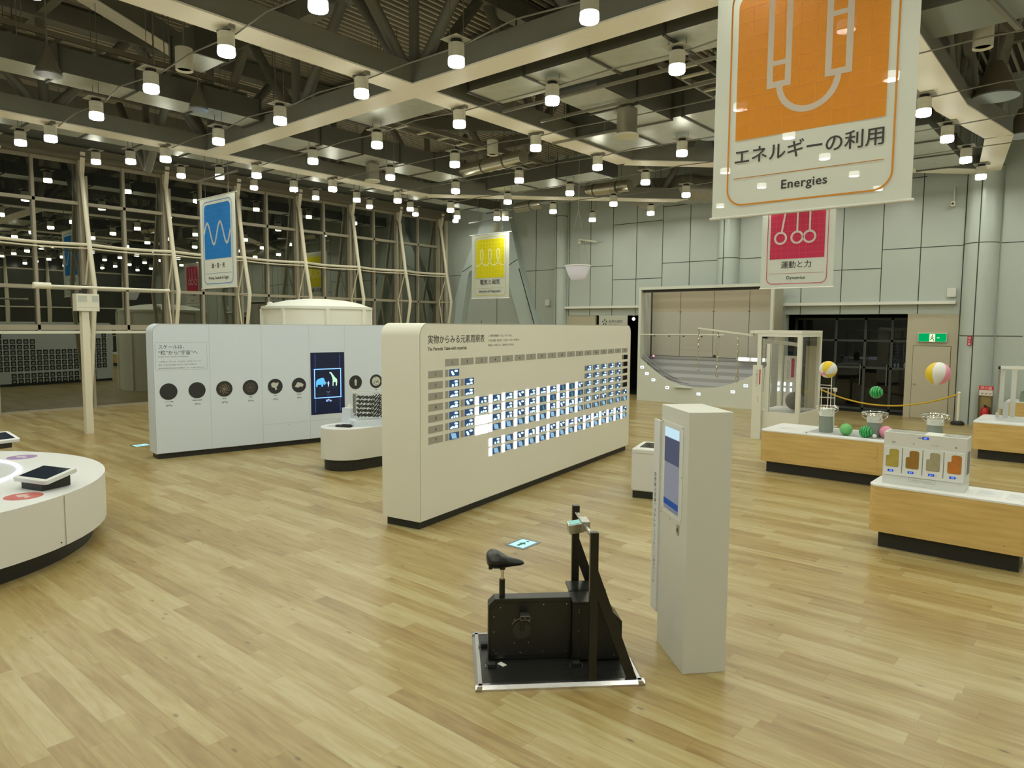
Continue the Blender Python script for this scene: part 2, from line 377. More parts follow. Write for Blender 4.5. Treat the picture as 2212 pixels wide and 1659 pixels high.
# glass doors in the right opening
m = MB()
FRD = mat('dark_door_frame', (0.055, 0.065, 0.055), 0.4)
for x in (-7.5, -6.33, -5.53, -4.83, -4.33): m.box(x-0.035, x+0.035, YF+0.9, YF+0.96, 0, 2.7)
for z in (0.05, 1.25, 2.03, 2.66): m.box(-7.5, -4.3, YF+0.9, YF+0.96, z-0.03, z+0.03)
d2 = struct(m.build('door_2', FRD, smooth=0))
MB().quad((-7.5, YF+0.93, 0.05), (-4.3, YF+0.93, 0.05), (-4.3, YF+0.93, 2.66), (-7.5, YF+0.93, 2.66)).build('glass', DGLASS, d2, smooth=0)
for x in (-5.62, -4.92): MB().tube([(x, YF+0.86, 0.75), (x, YF+0.86, 1.35)], 0.018, 8).build('handle', mat('dull_steel_handle', (0.25, 0.27, 0.25), 0.35, 0.8), d2)
struct(MB().box(-13.8, -13.7, YF+0.35, YF+0.5, 0, 2.7).build('trim_3', FRD, smooth=0))
# unseen walls closing the hall
m = MB().box(XE, XE+0.3, YN, YF+0.3, 0, ZD); m.mi(1)
for k in range(13): m.tube([(XE-0.1, YN+1+2.2*k, 0), (XE-0.5, YN+1+2.2*k, 3.3), (XE-0.1, YN+1+2.2*k, 6.6)], 0.06, 8).box(XE-0.12, XE, YN+0.94+2.2*k, YN+1.06+2.2*k, 0, 7)
for z in (2.2, 3.35, 4.5, 5.66): m.box(XE-0.08, XE, YN, YF, z-0.04, z+0.04)
struct(m.build('wall_right', [mat('dark_glazing', (0.05, 0.05, 0.035), 0.25), TRUSSW], smooth=0))
struct(MB().box(XW-0.3, XE+0.3, YN-0.3, YN, 0, ZD).build('wall_near', mat('near_wall_paint', (0.33, 0.34, 0.30), 0.5), smooth=0))

# ------------------------------------------------------------------ window wall with its bowed trusses
PIT = 2.247
YC = [7.25+PIT*k for k in range(-5, 7)]
m = MB()
m.box(XW-0.09, XW+0.0, YN, YF, 6.72, 6.86)
w1 = struct(m.build('window_1', MULL, smooth=0))
MB().quad((XW-0.05, YN, 0.02), (XW-0.05, YF, 0.02), (XW-0.05, YF, 7.05), (XW-0.05, YN, 7.05)).build('glass', WGLASS, w1, smooth=0)
m = MB().box(XW-0.30, XW+0.02, YN, YF, 6.98, ZD); struct(m.build('wall_left', STEEL, smooth=0))
for y in YC: MB().box(XW-0.06, XW+0.10, y-0.06, y+0.06, 0, 7.0).build('column', MULL, w1, smooth=0)
for y in YC: MB().box(XW-0.06, XW+0.05, y-PIT/2-0.035, y-PIT/2+0.035, 2.10, 7.0).build('mullion', MULL, w1, smooth=0)
MB().box(XW-0.06, XW+0.06, 21.15, 21.28, 0, 7.0).build('mullion', TRUSSW, w1, smooth=0)
for z in (5.66, 3.35): MB().box(XW-0.06, XW+0.05, YN, YF, z-0.045, z+0.045).build('transom', MULL, w1, smooth=0)
m = MB().box(XW-0.06, XW+0.05, YN, YF, 2.20, 2.34); m.build('transom', MULL, w1, smooth=0)
m = MB().box(XW-0.02, XW+0.16, YN, YF, 2.10, 2.17); m.build('sill', mat('pale_sill_paint', (0.72, 0.72, 0.60), 0.4), w1, smooth=0)
MB().box(XW-0.06, XW+0.05, YN, YF, 0, 0.05).build('bottom_rail', MULL, w1, smooth=0)
m = MB()
for y in YC:
    y1 = y+PIT
    for t in range(6):
        pass
for i in range(len(YC)-1):                                   # bowed tie at 4.5 m, touching every truss
    a, b = YC[i], YC[i+1]
    pts = [(XW+0.55-0.34*math.sin(PI*k/8), a+(b-a)*k/8, 4.51) for k in range(9)]
    m.tube(pts, 0.042, 8)
    m.tube([(p[0], p[1], p[2]-0.10) for p in pts], 0.020, 6)
m.build('tie_rail', TRUSSW, w1)
for i, y in enumerate(YC):
    t = bpy.data.objects.new('window_frame', None); COL.objects.link(t); t.location = (XW+0.10, y, 0); t['kind'] = 'structure'
    pk = 0.72
    MB().tube([(0.06, 0, 6.9), (0.10, 0, 6.45), (pk*0.62, 0, 4.51), (pk, 0, 3.35), (pk*0.93, 0, 3.0), (0.02, 0, 0.0)], [0.035, 0.058, 0.06, 0.06, 0.058, 0.045], 10).build('bow_pipe', TRUSSW, t)
    m = MB()
    m.tube([(pk*0.62, 0, 4.51), (0, 0, 3.35)], 0.022, 8).tube([(0, 0, 3.35), (pk, 0, 3.35)], 0.022, 8).tube([(0, 0, 3.35), (pk*0.5, 0, 1.4)], 0.022, 8).tube([(0, 0, 4.51), (pk*0.62, 0, 4.51)], 0.02, 8)
    m.build('strut', TRUSSW, t)
    MB().tube([(0.05, 0.11, 0), (0.05, 0.11, 6.4)], 0.045, 10).build('rear_pipe', MULL, t)
    MB().prism([(0.0, 6.55), (0.10, 6.35), (0.26, 7.0), (0.0, 7.0)], -0.06, 0.06).build('gusset', TRUSSW, t, smooth=0)
struct(MB().box(XW+0.05, XW+0.30, YN, YF, 6.80, 7.12).mi(0).box(XW+0.02, XW+0.36, YN, YF, 6.86, 6.90).build('ceiling_beam', mat('brown_edge_beam', (0.17, 0.15, 0.10), 0.5), smooth=0))

# ------------------------------------------------------------------ roof trusses
ZC, BW, BH, ZT = 6.22, 0.48, 0.32, 8.30
XA = [-15.87, -9.0, -2.42, 4.7]; YB = [1.4, 8.0, 14.6]
def chord(p0, p1, top=True, dz=0.0):
    p0 = Vector(p0)+Vector((0, 0, dz)); p1 = Vector(p1)+Vector((0, 0, dz))
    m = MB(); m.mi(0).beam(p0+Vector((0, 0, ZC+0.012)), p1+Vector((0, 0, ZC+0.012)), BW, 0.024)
    m.mi(1).beam(p0+Vector((0, 0, ZC+0.024+BH/2)), p1+Vector((0, 0, ZC+0.024+BH/2)), BW-0.04, BH)
    if top: m.beam(p0+Vector((0, 0, ZT)), p1+Vector((0, 0, ZT)), 0.30, 0.34)
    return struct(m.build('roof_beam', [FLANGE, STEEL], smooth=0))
def web(ch, p, d, half=1.65, vert=True):
    d = Vector(d); p = Vector(p); lo = p+Vector((0, 0, ZC+0.10)); hi = Vector((0, 0, ZT))
    MB().tube([lo, p+d*half+hi], 0.095, 12).build('web_tube', STEEL, ch)
    MB().tube([lo, p-d*half+hi], 0.095, 12).build('web_tube', STEEL, ch)
    if vert: MB().tube([lo, p+hi], 0.085, 12).build('web_tube', STEEL, ch)
for xa in XA:
    ch = chord((xa, YN+0.1, 0), (xa, 14.6, 0))
    for k in range(-2, 6):
        y = 1.4+3.3*k
        if y < 15 and y > -5: web(ch, (xa, y, 0), (0, 1, 0))
for yb in YB:
    ch = chord((-15.75, yb, 0), (XE-0.1, yb, 0), dz=0.003) if yb < 14 else None
    if ch:
        for k in range(-1, 7):
            x = -15.87+3.435*k
            web(ch, (x, yb, 0), (1, 0, 0), vert=(k % 2 == 1))
for p0, p1 in (((-15.87, 14.6, 0), (-12.4, 18.0, 0)), ((-12.4, 18.0, 0), (-9.35, 21.0, 0)), ((-9.0, 14.6, 0), (-5.6, 18.0, 0)), ((-5.6, 18.0, 0), (-2.75, 20.9, 0)), ((-2.42, 14.6, 0), (-2.02, 17.3, 0)), ((-2.02, 17.3, 0), (-2.6, 20.9, 0))):
    ch = chord(p0, p1, dz=0.006)
    a = Vector(p0); b = Vector(p1); web(ch, (a+b)/2, (b-a).normalized(), half=1.2, vert=False)
# secondary purlins under the deck
m = MB()
for y in (-2.0, 4.7, 11.3, 17.9): m.box(XW, XE, y-0.08, y+0.08, 8.2, 8.5)
for x in (-19.3,): m.box(x-0.10, x+0.10, YN, YF, 7.95, 8.45)
struct(m.build('ceiling_beam', STEEL, smooth=0))
# wide cross-braces under the deck, undersides painted pale as lit from below
m = MB()
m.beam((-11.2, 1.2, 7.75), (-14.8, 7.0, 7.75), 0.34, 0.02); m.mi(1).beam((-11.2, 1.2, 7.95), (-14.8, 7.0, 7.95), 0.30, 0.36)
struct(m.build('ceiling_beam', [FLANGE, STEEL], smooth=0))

# ------------------------------------------------------------------ ducts, trays, pipes
def box_duct(label, x0, x1, y0, y1, z0, z1, along='y', group='sheet-metal air ducts in the roof'):
    t = thing('air_duct', label, 'duct', ((x0+x1)/2, (y0+y1)/2, z0), 0, group)
    hx, hy, h = (x1-x0)/2, (y1-y0)/2, z1-z0
    m = MB(); m.mi(0).box(-hx, hx, -hy, hy, 0.0, h); 
    # galvanised box: lit bottom and shaded sides painted as pale and dark colours
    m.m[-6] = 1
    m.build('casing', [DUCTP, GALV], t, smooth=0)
    L = (x1-x0) if along == 'x' else (y1-y0); n = max(1, int(L/1.15))
    for k in range(n+1):
        p = -L/2+L*k/n; m = MB()
        if along == 'x': m.box(p-0.02, p+0.02, -hy-0.025, hy+0.025, -0.025, h+0.02)
        else: m.box(-hx-0.025, hx+0.025, p-0.02, p+0.02, -0.025, h+0.02)
        m.build('flange', mat('dark_duct_flange', (0.10, 0.10, 0.085), 0.5, 0.4), t, smooth=0)
    for k in range(0, n, 2):
        p = -L/2+L*(k+0.5)/n
        for s in (-1, 1):
            m = MB()
            if along == 'x': m.tube([(p, s*(hy-0.02), h), (p, s*(hy-0.02), ZD-z0)], 0.008, 6)
            else: m.tube([(s*(hx-0.02), p, h), (s*(hx-0.02), p, ZD-z0)], 0.008, 6)
            m.build('hanger_rod', STEEL, t)
    return t
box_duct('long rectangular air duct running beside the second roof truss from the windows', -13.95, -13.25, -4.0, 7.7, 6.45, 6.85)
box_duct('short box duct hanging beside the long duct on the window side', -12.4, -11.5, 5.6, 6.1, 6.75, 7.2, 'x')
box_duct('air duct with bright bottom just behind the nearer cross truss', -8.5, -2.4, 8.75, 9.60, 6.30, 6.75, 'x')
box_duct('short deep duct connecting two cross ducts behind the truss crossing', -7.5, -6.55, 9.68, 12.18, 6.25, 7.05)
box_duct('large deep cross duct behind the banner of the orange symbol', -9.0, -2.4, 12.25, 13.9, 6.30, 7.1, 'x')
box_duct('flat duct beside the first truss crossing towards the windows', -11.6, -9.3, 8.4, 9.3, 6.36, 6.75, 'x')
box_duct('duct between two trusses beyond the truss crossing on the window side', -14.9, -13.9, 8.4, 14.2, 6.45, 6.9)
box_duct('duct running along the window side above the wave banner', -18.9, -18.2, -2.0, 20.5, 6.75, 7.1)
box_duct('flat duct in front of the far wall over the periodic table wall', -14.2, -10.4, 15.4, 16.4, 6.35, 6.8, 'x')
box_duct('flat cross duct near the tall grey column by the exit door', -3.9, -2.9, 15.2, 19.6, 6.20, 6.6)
# curved duct top right
t = thing('curved_air_duct', 'broad grey duct bending in a curve past the orange banner', 'duct', (0, 0, 0))
m = MB(); prev = None; seg = []
for k in range(13):
    a = math.radians(95-6.5*k); cx, cy, R = -1.9, 6.6, 4.4
    seg.append((Vector((cx+R*math.cos(a), cy+R*math.sin(a), 0)), Vector((math.cos(a), math.sin(a), 0))))
for (p, n), (q, n2) in zip(seg[:-1], seg[1:]):
    z0, z1, w = 6.42, 7.05, 0.55
    a0, a1, b0, b1 = p-n*w, p+n*w, q-n2*w, q+n2*w
    Z = lambda v, z: (v.x, v.y, z)
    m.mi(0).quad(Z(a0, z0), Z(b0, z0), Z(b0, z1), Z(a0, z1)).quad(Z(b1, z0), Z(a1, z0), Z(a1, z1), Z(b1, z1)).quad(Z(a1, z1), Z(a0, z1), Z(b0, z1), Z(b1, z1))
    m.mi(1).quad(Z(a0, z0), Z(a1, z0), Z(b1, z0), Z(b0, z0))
m.build('casing', [mat('green_grey_duct_side', (0.16, 0.175, 0.145), 0.55), mat('green_grey_duct', (0.24, 0.27, 0.235), 0.5)], t, smooth=0)  # underside paler than the sides: light from below painted into the colours
for k in (2, 6, 10):
    p, n = seg[k]; m = MB()
    m.tube([(p.x-n.x*.62, p.y-n.y*.62, 6.3), (p.x-n.x*.62, p.y-n.y*.62, ZD)], 0.02, 6).tube([(p.x+n.x*.62, p.y+n.y*.62, 6.3), (p.x+n.x*.62, p.y+n.y*.62, ZD)], 0.02, 6).beam((p.x-n.x*.66, p.y-n.y*.66, 6.31), (p.x+n.x*.66, p.y+n.y*.66, 6.31), 0.06, 0.05)
    m.build('hanger', STEEL, t)
def pipe_duct(label, pts, r):
    t = thing('round_duct', label, 'duct', pts[0], 0, 'round spiral ducts by the far wall')
    o = Vector(pts[0]); P = [Vector(p)-o for p in pts]
    MB().tube(P, r, 20).build('pipe', mat('bare_spiral_duct', (0.58, 0.54, 0.42), 0.33, 0.8), t)
    m = MB(); d = (P[1]-P[0]).normalized()
    L = (P[1]-P[0]).length
    for k in range(1, int(L/0.8)+1):
        c = P[0]+d*0.8*k; m.tube([c-d*0.02, c+d*0.02], r+0.012, 20)
    m.build('band', DUCTP, t)
    MB().tube([P[0]+d*0.5+Vector((0, 0, r)), P[0]+d*0.5+Vector((0, 0, ZD-o.z))], 0.01, 6).tube([P[1]-d*0.3+Vector((0, 0, r)), P[1]-d*0.3+Vector((0, 0, ZD-o.z))], 0.01, 6).build('hanger_rod', STEEL, t)
pipe_duct('shiny round duct hung above the periodic table wall, hung with two bands', [(-13.3, 13.55, 6.45), (-11.1, 13.35, 6.45)], 0.17)
pipe_duct('shiny round duct just behind the yellow banner lamp, towards the far wall', [(-16.0, 18.9, 6.45), (-14.7, 18.7, 6.45)], 0.17)
pipe_duct('shiny round duct left of the mid wall column near the far wall', [(-12.9, 17.9, 6.45), (-10.9, 17.9, 6.45)], 0.17)
t = thing('insulated_duct', 'fat crumpled foil-wrapped duct along the top of the far wall', 'duct', (-11.9, 20.3, 6.55))
m = MB(); random.seed(3)
pts = [(0.45*k, -0.12*math.sin(k*0.5), 0.10*math.sin(k*0.7)) for k in range(16)]
m.tube(pts, [0.42+0.05*math.sin(k*2.1) for k in range(16)], 16); m.v = [(a+random.uniform(-.02, .02), b+random.uniform(-.025, .025), c+random.uniform(-.025, .025)) for a, b, c in m.v]
m.build('wrap', mat('crumpled_foil', (0.36, 0.35, 0.29), 0.4, 0.6, noise=0.2, nscale=8, bump=0.4, bscale=14), t)
MB().tube([(1, 0, .4), (1, 0, ZD-6.55)], 0.01, 6).tube([(5, 0, .4), (5, 0, ZD-6.55)], 0.01, 6).build('hanger_rod', STEEL, t)

def cable_tray(label, p0, p1, w, z, rung=0.62):
    t = thing('cable_tray', label, 'cable tray', (*p0, z), math.atan2(p1[1]-p0[1], p1[0]-p0[0]), 'ladder cable trays')
    L = math.hypot(p1[0]-p0[0], p1[1]-p0[1]); TR = mat('tray_steel', (0.24, 0.225, 0.17), 0.45, 0.4)
    MB().box(0, L, -w/2-0.02, -w/2+0.02, 0, 0.09).build('side_rail', TR, t, smooth=0)
    MB().box(0, L, w/2-0.02, w/2+0.02, 0, 0.09).build('side_rail', TR, t, smooth=0)
    k = 0.3
    while k < L: MB().box(k-0.035, k+0.035, -w/2, w/2, 0.0, 0.03).build('rung', mat('tray_rung', (0.58, 0.54, 0.40), 0.45, 0.2), t, smooth=0); k += rung
    k = 0.6
    while k < L:
        for s in (-1, 1): MB().tube([(k, s*w/2, 0.05), (k, s*w/2, ZD-z)], 0.008, 6).build('hanger_rod', STEEL, t)
        k += 2.2
cable_tray('ladder cable tray lying over the long duct on the window side', (-13.6, -3.5), (-13.6, 7.75), 0.46, 7.0)
cable_tray('ladder cable tray beyond the truss crossing over the periodic table wall', (-12.0, 9.4), (-12.0, 15.2), 0.42, 6.65)
cable_tray('ladder cable tray between the deep ducts beside the orange banner', (-5.2, 9.7), (-5.2, 12.2), 0.5, 6.28, 0.4)
t = thing('conduit_pipes', 'pair of thin pipes running under the roof along the first bay', 'pipe', (-10.6, -4, 6.9))
MB().tube([(0, 0, 0), (0, 11.8, 0)], 0.035, 8).build('pipe', mat('conduit_grey', (0.33, 0.34, 0.27), 0.45), t)
MB().tube([(0.3, 0, 0.1), (0.3, 11.8, 0.1)], 0.028, 8).build('pipe', mat('conduit_grey', (0.33, 0.34, 0.27), 0.45), t)
for k in range(6): MB().tube([(0.15, 0.8+2*k, 0), (0.15, 0.8+2*k, ZD-6.9)], 0.008, 6).box(-0.05, 0.35, 0.78+2*k, 0.82+2*k, -0.05, -0.03).build('hanger', STEEL, t)
# sagging lamp cables, one along each lamp row
for j, y in enumerate((17.65, 15.5, 13.4, 11.2, 9.05, 6.93, 4.77)):
    pts = []
    for i, x in enumerate((-15.8, -13.47, -11.28, -9.0, -6.95, -4.80, -2.62, -0.45)):
        if i: pts += [(x-1.1, y+0.05*math.sin(i*2.3+j), 6.165+0.02*math.sin(i*1.7+j))]
        pts.append((x, y+0.14, 6.185))
    tag(MB().tube(pts, 0.011, 6).build('lamp_cable', STEEL), f'thin sagging power cable along the {ORD[j+2]} lamp row from the far wall', 'cable', 'lamp cables under the roof')
for y, x0, x1, z in ((9.75, -8.6, -2.4, 6.22), (10.6, -8.4, -3.0, 6.2), (12.0, -9.2, -7.6, 6.2)):
    tag(MB().beam((x0, y, z), (x1, y, z), 0.045, 0.045).beam((x0+0.3, y, z), (x0+0.3, y, ZD), 0.02, 0.02).beam((x1-0.3, y, z), (x1-0.3, y, ZD), 0.02, 0.02).build('hanger_channel', mat('tray_steel', (0.24, 0.225, 0.17), 0.45, 0.4), smooth=0), {9.75: 'steel channel hung below the deep ducts just past the cross truss', 10.6: 'steel channel hung below the short deep duct', 12.0: 'short steel channel hung beside the mid truss'}[y], 'channel')

# ------------------------------------------------------------------ lamps
LENS = emit_mat('lamp_lens_glow', LAMP_C, LAMP_L)
GLOW = emit_mat('lamp_glare_band', (0.98, 1.0, 0.87), 11.0)  # glowing band stands in for lens glare and adds ceiling fill
LBODY = mat('lamp_body_white', (0.72, 0.70, 0.58), 0.45)
def downlight_meshes():
    R = 0.108
    body = MB().lathe([(R, 0.10), (R, 0.185), (R-0.004, 0.188), (R-0.004, 0.192), (R, 0.195), (R, 0.275), (R-0.01, 0.285), (0.0, 0.285)], n=28).mesh('body', LBODY)
    ring = MB().lathe([(R*0.97, 0.004), (R+0.004, 0.02), (R, 0.10)], n=28).mesh('glare_ring', GLOW)
    b = MB(); k = 28; b.v = [(R*0.95*math.cos(2*PI*j/k), R*0.95*math.sin(2*PI*j/k), 0.0) for j in range(k)]; b.f = [tuple(range(k))[::-1]]; b.m = [0]
    lens = b.mesh('lens', LENS, 0)
    plate = MB().box(-0.155, 0.155, -0.155, 0.155, 0.335, 0.341).mi(1).lathe([(0.075, 0.285), (0.075, 0.335)], n=16).mesh('mounting_plate', [mat('plate_grey', (0.42, 0.41, 0.34), 0.45), RUBBER], 30)
    clamp = MB().box(-0.16, 0.16, -0.02, 0.02, 0.305, 0.345).box(-0.17, -0.13, -0.04, 0.04, 0.30, 0.36).box(0.13, 0.17, -0.04, 0.04, 0.30, 0.36).mi(1).lathe([(0.05, 0.285), (0.05, 0.31)], n=12).mesh('mounting_clamp', [STEEL, RUBBER], 30)
    rod = MB().tube([(-0.13, 0, 0.34), (-0.13, 0, 2.60)], 0.006, 6).tube([(0.13, 0, 0.34), (0.13, 0, 2.60)], 0.006, 6).mesh('hanger_rods', STEEL)
    return body, ring, lens, plate, clamp, rod
DL = downlight_meshes()
def downlight(x, y, z, label, kind):
    t = thing('ceiling_lamp', label, 'lamp', (x, y, z), 0, 'lit white cylinder lamps under the roof')
    for nm, me in zip(('body', 'glare_ring', 'lens'), DL[:3]):
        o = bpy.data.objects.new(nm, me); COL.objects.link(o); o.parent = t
    if kind == 'plate':
        for nm, me in (('mounting_plate', DL[3]), ('hanger_rods', DL[5])):
            o = bpy.data.objects.new(nm, me); COL.objects.link(o); o.parent = t
            if nm == 'hanger_rods': o.scale = (1, 1, 1) if abs(z-5.87) < 0.2 else (1, 1, 0.85)
    else:
        o = bpy.data.objects.new('mounting_clamp', DL[4]); COL.objects.link(o); o.parent = t
    return t
LX = [-15.80, -13.47, -11.28, -9.0, -6.95, -4.80, -2.62, -0.45, 1.72, 3.9, 6.0]
LY = [19.8, 17.65, 15.5, 13.4, 11.2, 9.05, 6.93, 4.77, 2.6, 0.45, -1.7, -3.9]
for j, y in enumerate(LY):
    for i, x in enumerate(LX):
        if y > 19 and x < -14: continue
        beam = min(abs(x-a) for a in XA) < 0.2 and y < 15
        downlight(x, y, 5.87, f'lit white cylinder lamp, {ORD[i+3]} column from the windows, {ORD[j+1]} row from the far wall', 'clamp' if beam else 'plate')
for j, (y, z) in enumerate(zip([17.94, 15.76, 13.6, 11.42, 9.24, 7.06, 4.85, 2.6, 0.4, -1.8], [6.2]*10)):
    downlight(-17.95, y, 6.15, f'lit white cylinder lamp, second column from the windows, {ORD[j+2]} row from the far wall', 'plate')
for j, y in enumerate([20.0, 17.9, 15.77, 13.59, 11.42, 9.23, 7.06, 4.9, 2.7, 0.5, -1.7]):
    downlight(-20.1, y, 6.45, f'lit white cylinder lamp, first column from the windows, {ORD[j+1]} row from the far wall', 'plate')
downlight(-15.7, 17.95, 5.9, 'lit white cylinder lamp right over the yellow coil banner', 'plate')
# unlit spot cylinders
def unlit(x, y, z, label, r=0.13, h=0.34):
    t = thing('unlit_ceiling_spot', label, 'lamp', (x, y, z), 0, 'unlit cylinder spots under the roof')
    MB().lathe([(r*0.8, 0.03), (r, 0.0), (r, h), (0, h)], n=24).build('housing', CREAM, t)
    MB().lathe([(0, 0.05), (r*0.8, 0.03)], n=24).build('reflector', mat('dark_reflector', (0.25, 0.24, 0.18), 0.3, 0.6), t)
    MB().tube([(0, 0, h), (0, 0, ZD-z)], 0.012, 8).build('stem', STEEL, t)
unlit(-11.45, 5.36, 6.38, 'unlit cream cylinder spot beside a lit lamp over the long duct')
unlit(-1.70, 12.3, 6.40, 'unlit cream cylinder spot under the curved duct')
unlit(-11.43, 12.6, 6.40, 'unlit cream cylinder spot by the two-band round duct')
unlit(-18.3, 20.4, 6.0, 'unlit cream cylinder spot above and left of the yellow banner', 0.11, 0.3)
unlit(-11.4, 20.6, 6.3, 'unlit cream cylinder spot against the foil-wrapped duct', 0.11, 0.3)
def bell(x, y, z, label, r=0.28, h=0.55, grey=False):
    t = thing('bell_lamp', label, 'lamp', (x, y, z), 0, 'unlit bell reflector lamps')
    MB().lathe([(r, 0.0), (r*0.98, 0.02), (r*0.45, h*0.75), (r*0.25, h), (0, h)], n=28).build('shade', mat('brown_grey_shade', (0.20, 0.18, 0.13), 0.4, 0.3), t)
    MB().lathe([(r*1.02, -0.005), (r*1.02, 0.02)], n=28).build('rim', BRUSHED, t)
    m = MB().lathe([(r*0.97, 0.004), (0.0, 0.10)], n=28)
    m.build('reflector', mat('pale_facet_reflector', (0.70, 0.66, 0.48), 0.25, 0.7), t, smooth=0)
    MB().tube([(0, 0, h), (0, 0, ZD-z)], 0.012, 8).build('stem', STEEL, t)
bell(-12.9, 3.9, 6.25, 'wide bell lamp under the long duct', 0.19, 0.42)
bell(-12.95, 6.3, 6.28, 'small bell lamp beside the short box duct on the window side', 0.17, 0.4)
bell(-1.85, 15.0, 6.40, 'large bell lamp near the grey column', 0.36, 0.6)
bell(-1.75, 18.3, 6.40, 'smaller bell lamp against the far wall by the thick grey column', 0.30)
bell(-6.71, 14.2, 6.35, 'conical bell lamp half hidden behind the orange banner', 0.22, 0.6)
bell(-14.18, 18.3, 6.35, 'conical bell lamp between the two far round ducts', 0.26, 0.6)
def downcan(x, y, z, label, r=0.2, h=0.5):
    t = thing('duct_outlet', label, 'air outlet', (x, y, z), 0, 'round air outlets')
    MB().lathe([(r, 0.0), (r*0.9, 0.06), (r*0.9, h), (0, h)], n=28).build('can', mat('outlet_can', (0.36, 0.34, 0.26), 0.4, 0.5), t)
    MB().lathe([(r*1.05, -0.01), (r*1.05, 0.025), (r*0.8, 0.03), (0, 0.05)], n=28).build('rim', CREAM, t)
    MB().box(-0.12, 0.12, -0.12, 0.12, h, h+0.04).build('bracket', STEEL, t)
downcan(-6.75, 10.95, 5.73, 'round air outlet below the short deep duct beside the orange banner', 0.2, 0.45)
downcan(-14.4, 11.4, 5.98, 'round air outlet above the scale wall lamps', 0.18, 0.4)
# ================================================================== BANNERS
CLOTH = sheer_mat('banner_cloth', (0.68, 0.70, 0.63), 0.03)
def banner(x, y, z, label, col, jp, jw, en, ew, motif, z_rail):
    t = thing('hanging_banner', label, 'banner', (x, y, z), 0, 'exhibition banners hung from the roof')
    W, H = 1.75, 2.23
    m = MB(); n = 10
    for i in range(n):
        a, b = W*i/n, W*(i+1)/n; f = lambda q: 0.006*math.sin(q*5)
        m.quad((a, f(a), 0), (b, f(b), 0), (b, f(b), H), (a, f(a), H))
    m.build('cloth', CLOTH, t)
    MB().tube([(-0.02, 0, 0.0), (W+0.02, 0, 0.0)], 0.014, 10).build('bottom_rod', PAINTW, t)
    MB().tube([(-0.10, 0, H), (W+0.10, 0, H)], 0.014, 10).build('top_rod', PAINTW, t)
    C1 = sheer_mat('print_'+str(len(MATS)), col, 0.10); WH = sheer_mat('print_pale_'+str(len(MATS)), (0.80, 0.80, 0.72), 0.05)
    m = MB().poly(rrect(0.22, 1.53, 0.715, 2.05, 0.12, corners=(0, 0, 1, 1)), -0.010); m.build('colour_panel', C1, t, smooth=0)
    m = MB()                                                     # fine grid printed on the panel
    for k in range(1, 9): m.box(0.22+1.31*k/9-0.0025, 0.22+1.31*k/9+0.0025, -0.0125, -0.0115, 0.72, 2.045)
    for k in range(1, 10): m.box(0.22, 1.53, -0.0125, -0.0115, 0.715+1.335*k/10-0.0025, 0.715+1.335*k/10+0.0025)
    m.build('grid_lines', sheer_mat('print_grid_'+str(len(MATS)), tuple(min(1, c*1.25+0.10) for c in col), 0.1), t, smooth=0)
    out = rrect(0.147, 1.607, 0.10, 2.13, 0.16, 8); inn = rrect(0.163, 1.591, 0.116, 2.114, 0.147, 8); m = MB(); k = len(out)
    for i in range(k): j = (i+1) % k; m.quad(*[(p[0], -0.010, p[1]) for p in (out[i], out[j], inn[j], inn[i])])
    m.build('border_line', mat('print_line_'+str(len(MATS)), tuple(c*0.75 for c in col), 0.7), t, smooth=0)
    m = MB().box(0.215, 1.53, -0.0105, -0.0095, 0.356, 0.363); m.build('rule', mat('print_rule_'+str(len(MATS)), tuple(c*0.6 for c in col), 0.7), t, smooth=0)
    motif(t, WH, C1)
    text(jp, 0.15, (0.875, -0.010, 0.50), t, align='CENTER', width=jw, bold=0.0022)
    text(en, 0.08, (0.875, -0.010, 0.216), t, align='CENTER', width=ew, bold=0.0026, space=1.08)
    m = MB().tube([(0.3, 0, H), (0.3, 0, z_rail-z)], 0.004, 6).tube([(1.45, 0, H), (1.45, 0, z_rail-z)], 0.004, 6)
    m.build('hanger_wires', STEEL, t)
    m = MB().box(-0.15, W+0.15, -0.02, 0.02, z_rail-z, z_rail-z+0.04)
    for px in (0.3, 1.45): m.tube([(px, 0, z_rail-z+0.04), (px, 0, ZD-z)], 0.008, 6)
    m.build('hanger_rail', STEEL, t, smooth=0)
    return t
def stroke(m, pts, w, y=-0.014):
    """flat line of width w through 2-D points, mitred"""
    L = []; R = []; k = len(pts)
    for i, p in enumerate(pts):
        a = Vector(pts[max(0, i-1)]); b = Vector(pts[min(k-1, i+1)]); P = Vector(p)
        d1 = (P-a).normalized() if i > 0 else (b-P).normalized(); d2 = (b-P).normalized() if i < k-1 else d1
        d = (d1+d2).normalized(); n = Vector((-d.y, d.x)); s = 1/max(0.5, Vector((-d1.y, d1.x)).dot(n))
        q = Vector(p); L.append(q+n*w/2*s); R.append(q-n*w/2*s)
    for i in range(k-1): m.quad((R[i].x, y, R[i].y), (R[i+1].x, y, R[i+1].y), (L[i+1].x, y, L[i+1].y), (L[i].x, y, L[i].y))
    return m
def mot_energy(t, wh, c):
    m = MB(); w = 0.055
    stroke(m, [(0.535, 2.0), (0.535, 1.165), (0.70, 1.165), (0.70, 2.0)], w); stroke(m, [(0.535, 1.355), (0.70, 1.355)], w*0.8, -0.0141)
    stroke(m, [(1.05, 2.0), (1.05, 1.165), (1.22, 1.165), (1.22, 2.0)], w); stroke(m, [(1.05, 1.66), (1.22, 1.66)], w*0.8, -0.0141)
    cx, cz, r = 0.88, 1.155, 0.255
    stroke(m, [(cx+r*math.cos(PI+PI*i/20), cz+r*math.sin(PI+PI*i/20)) for i in range(21)], w, -0.0142)
    m.build('symbol', wh, t, smooth=0)
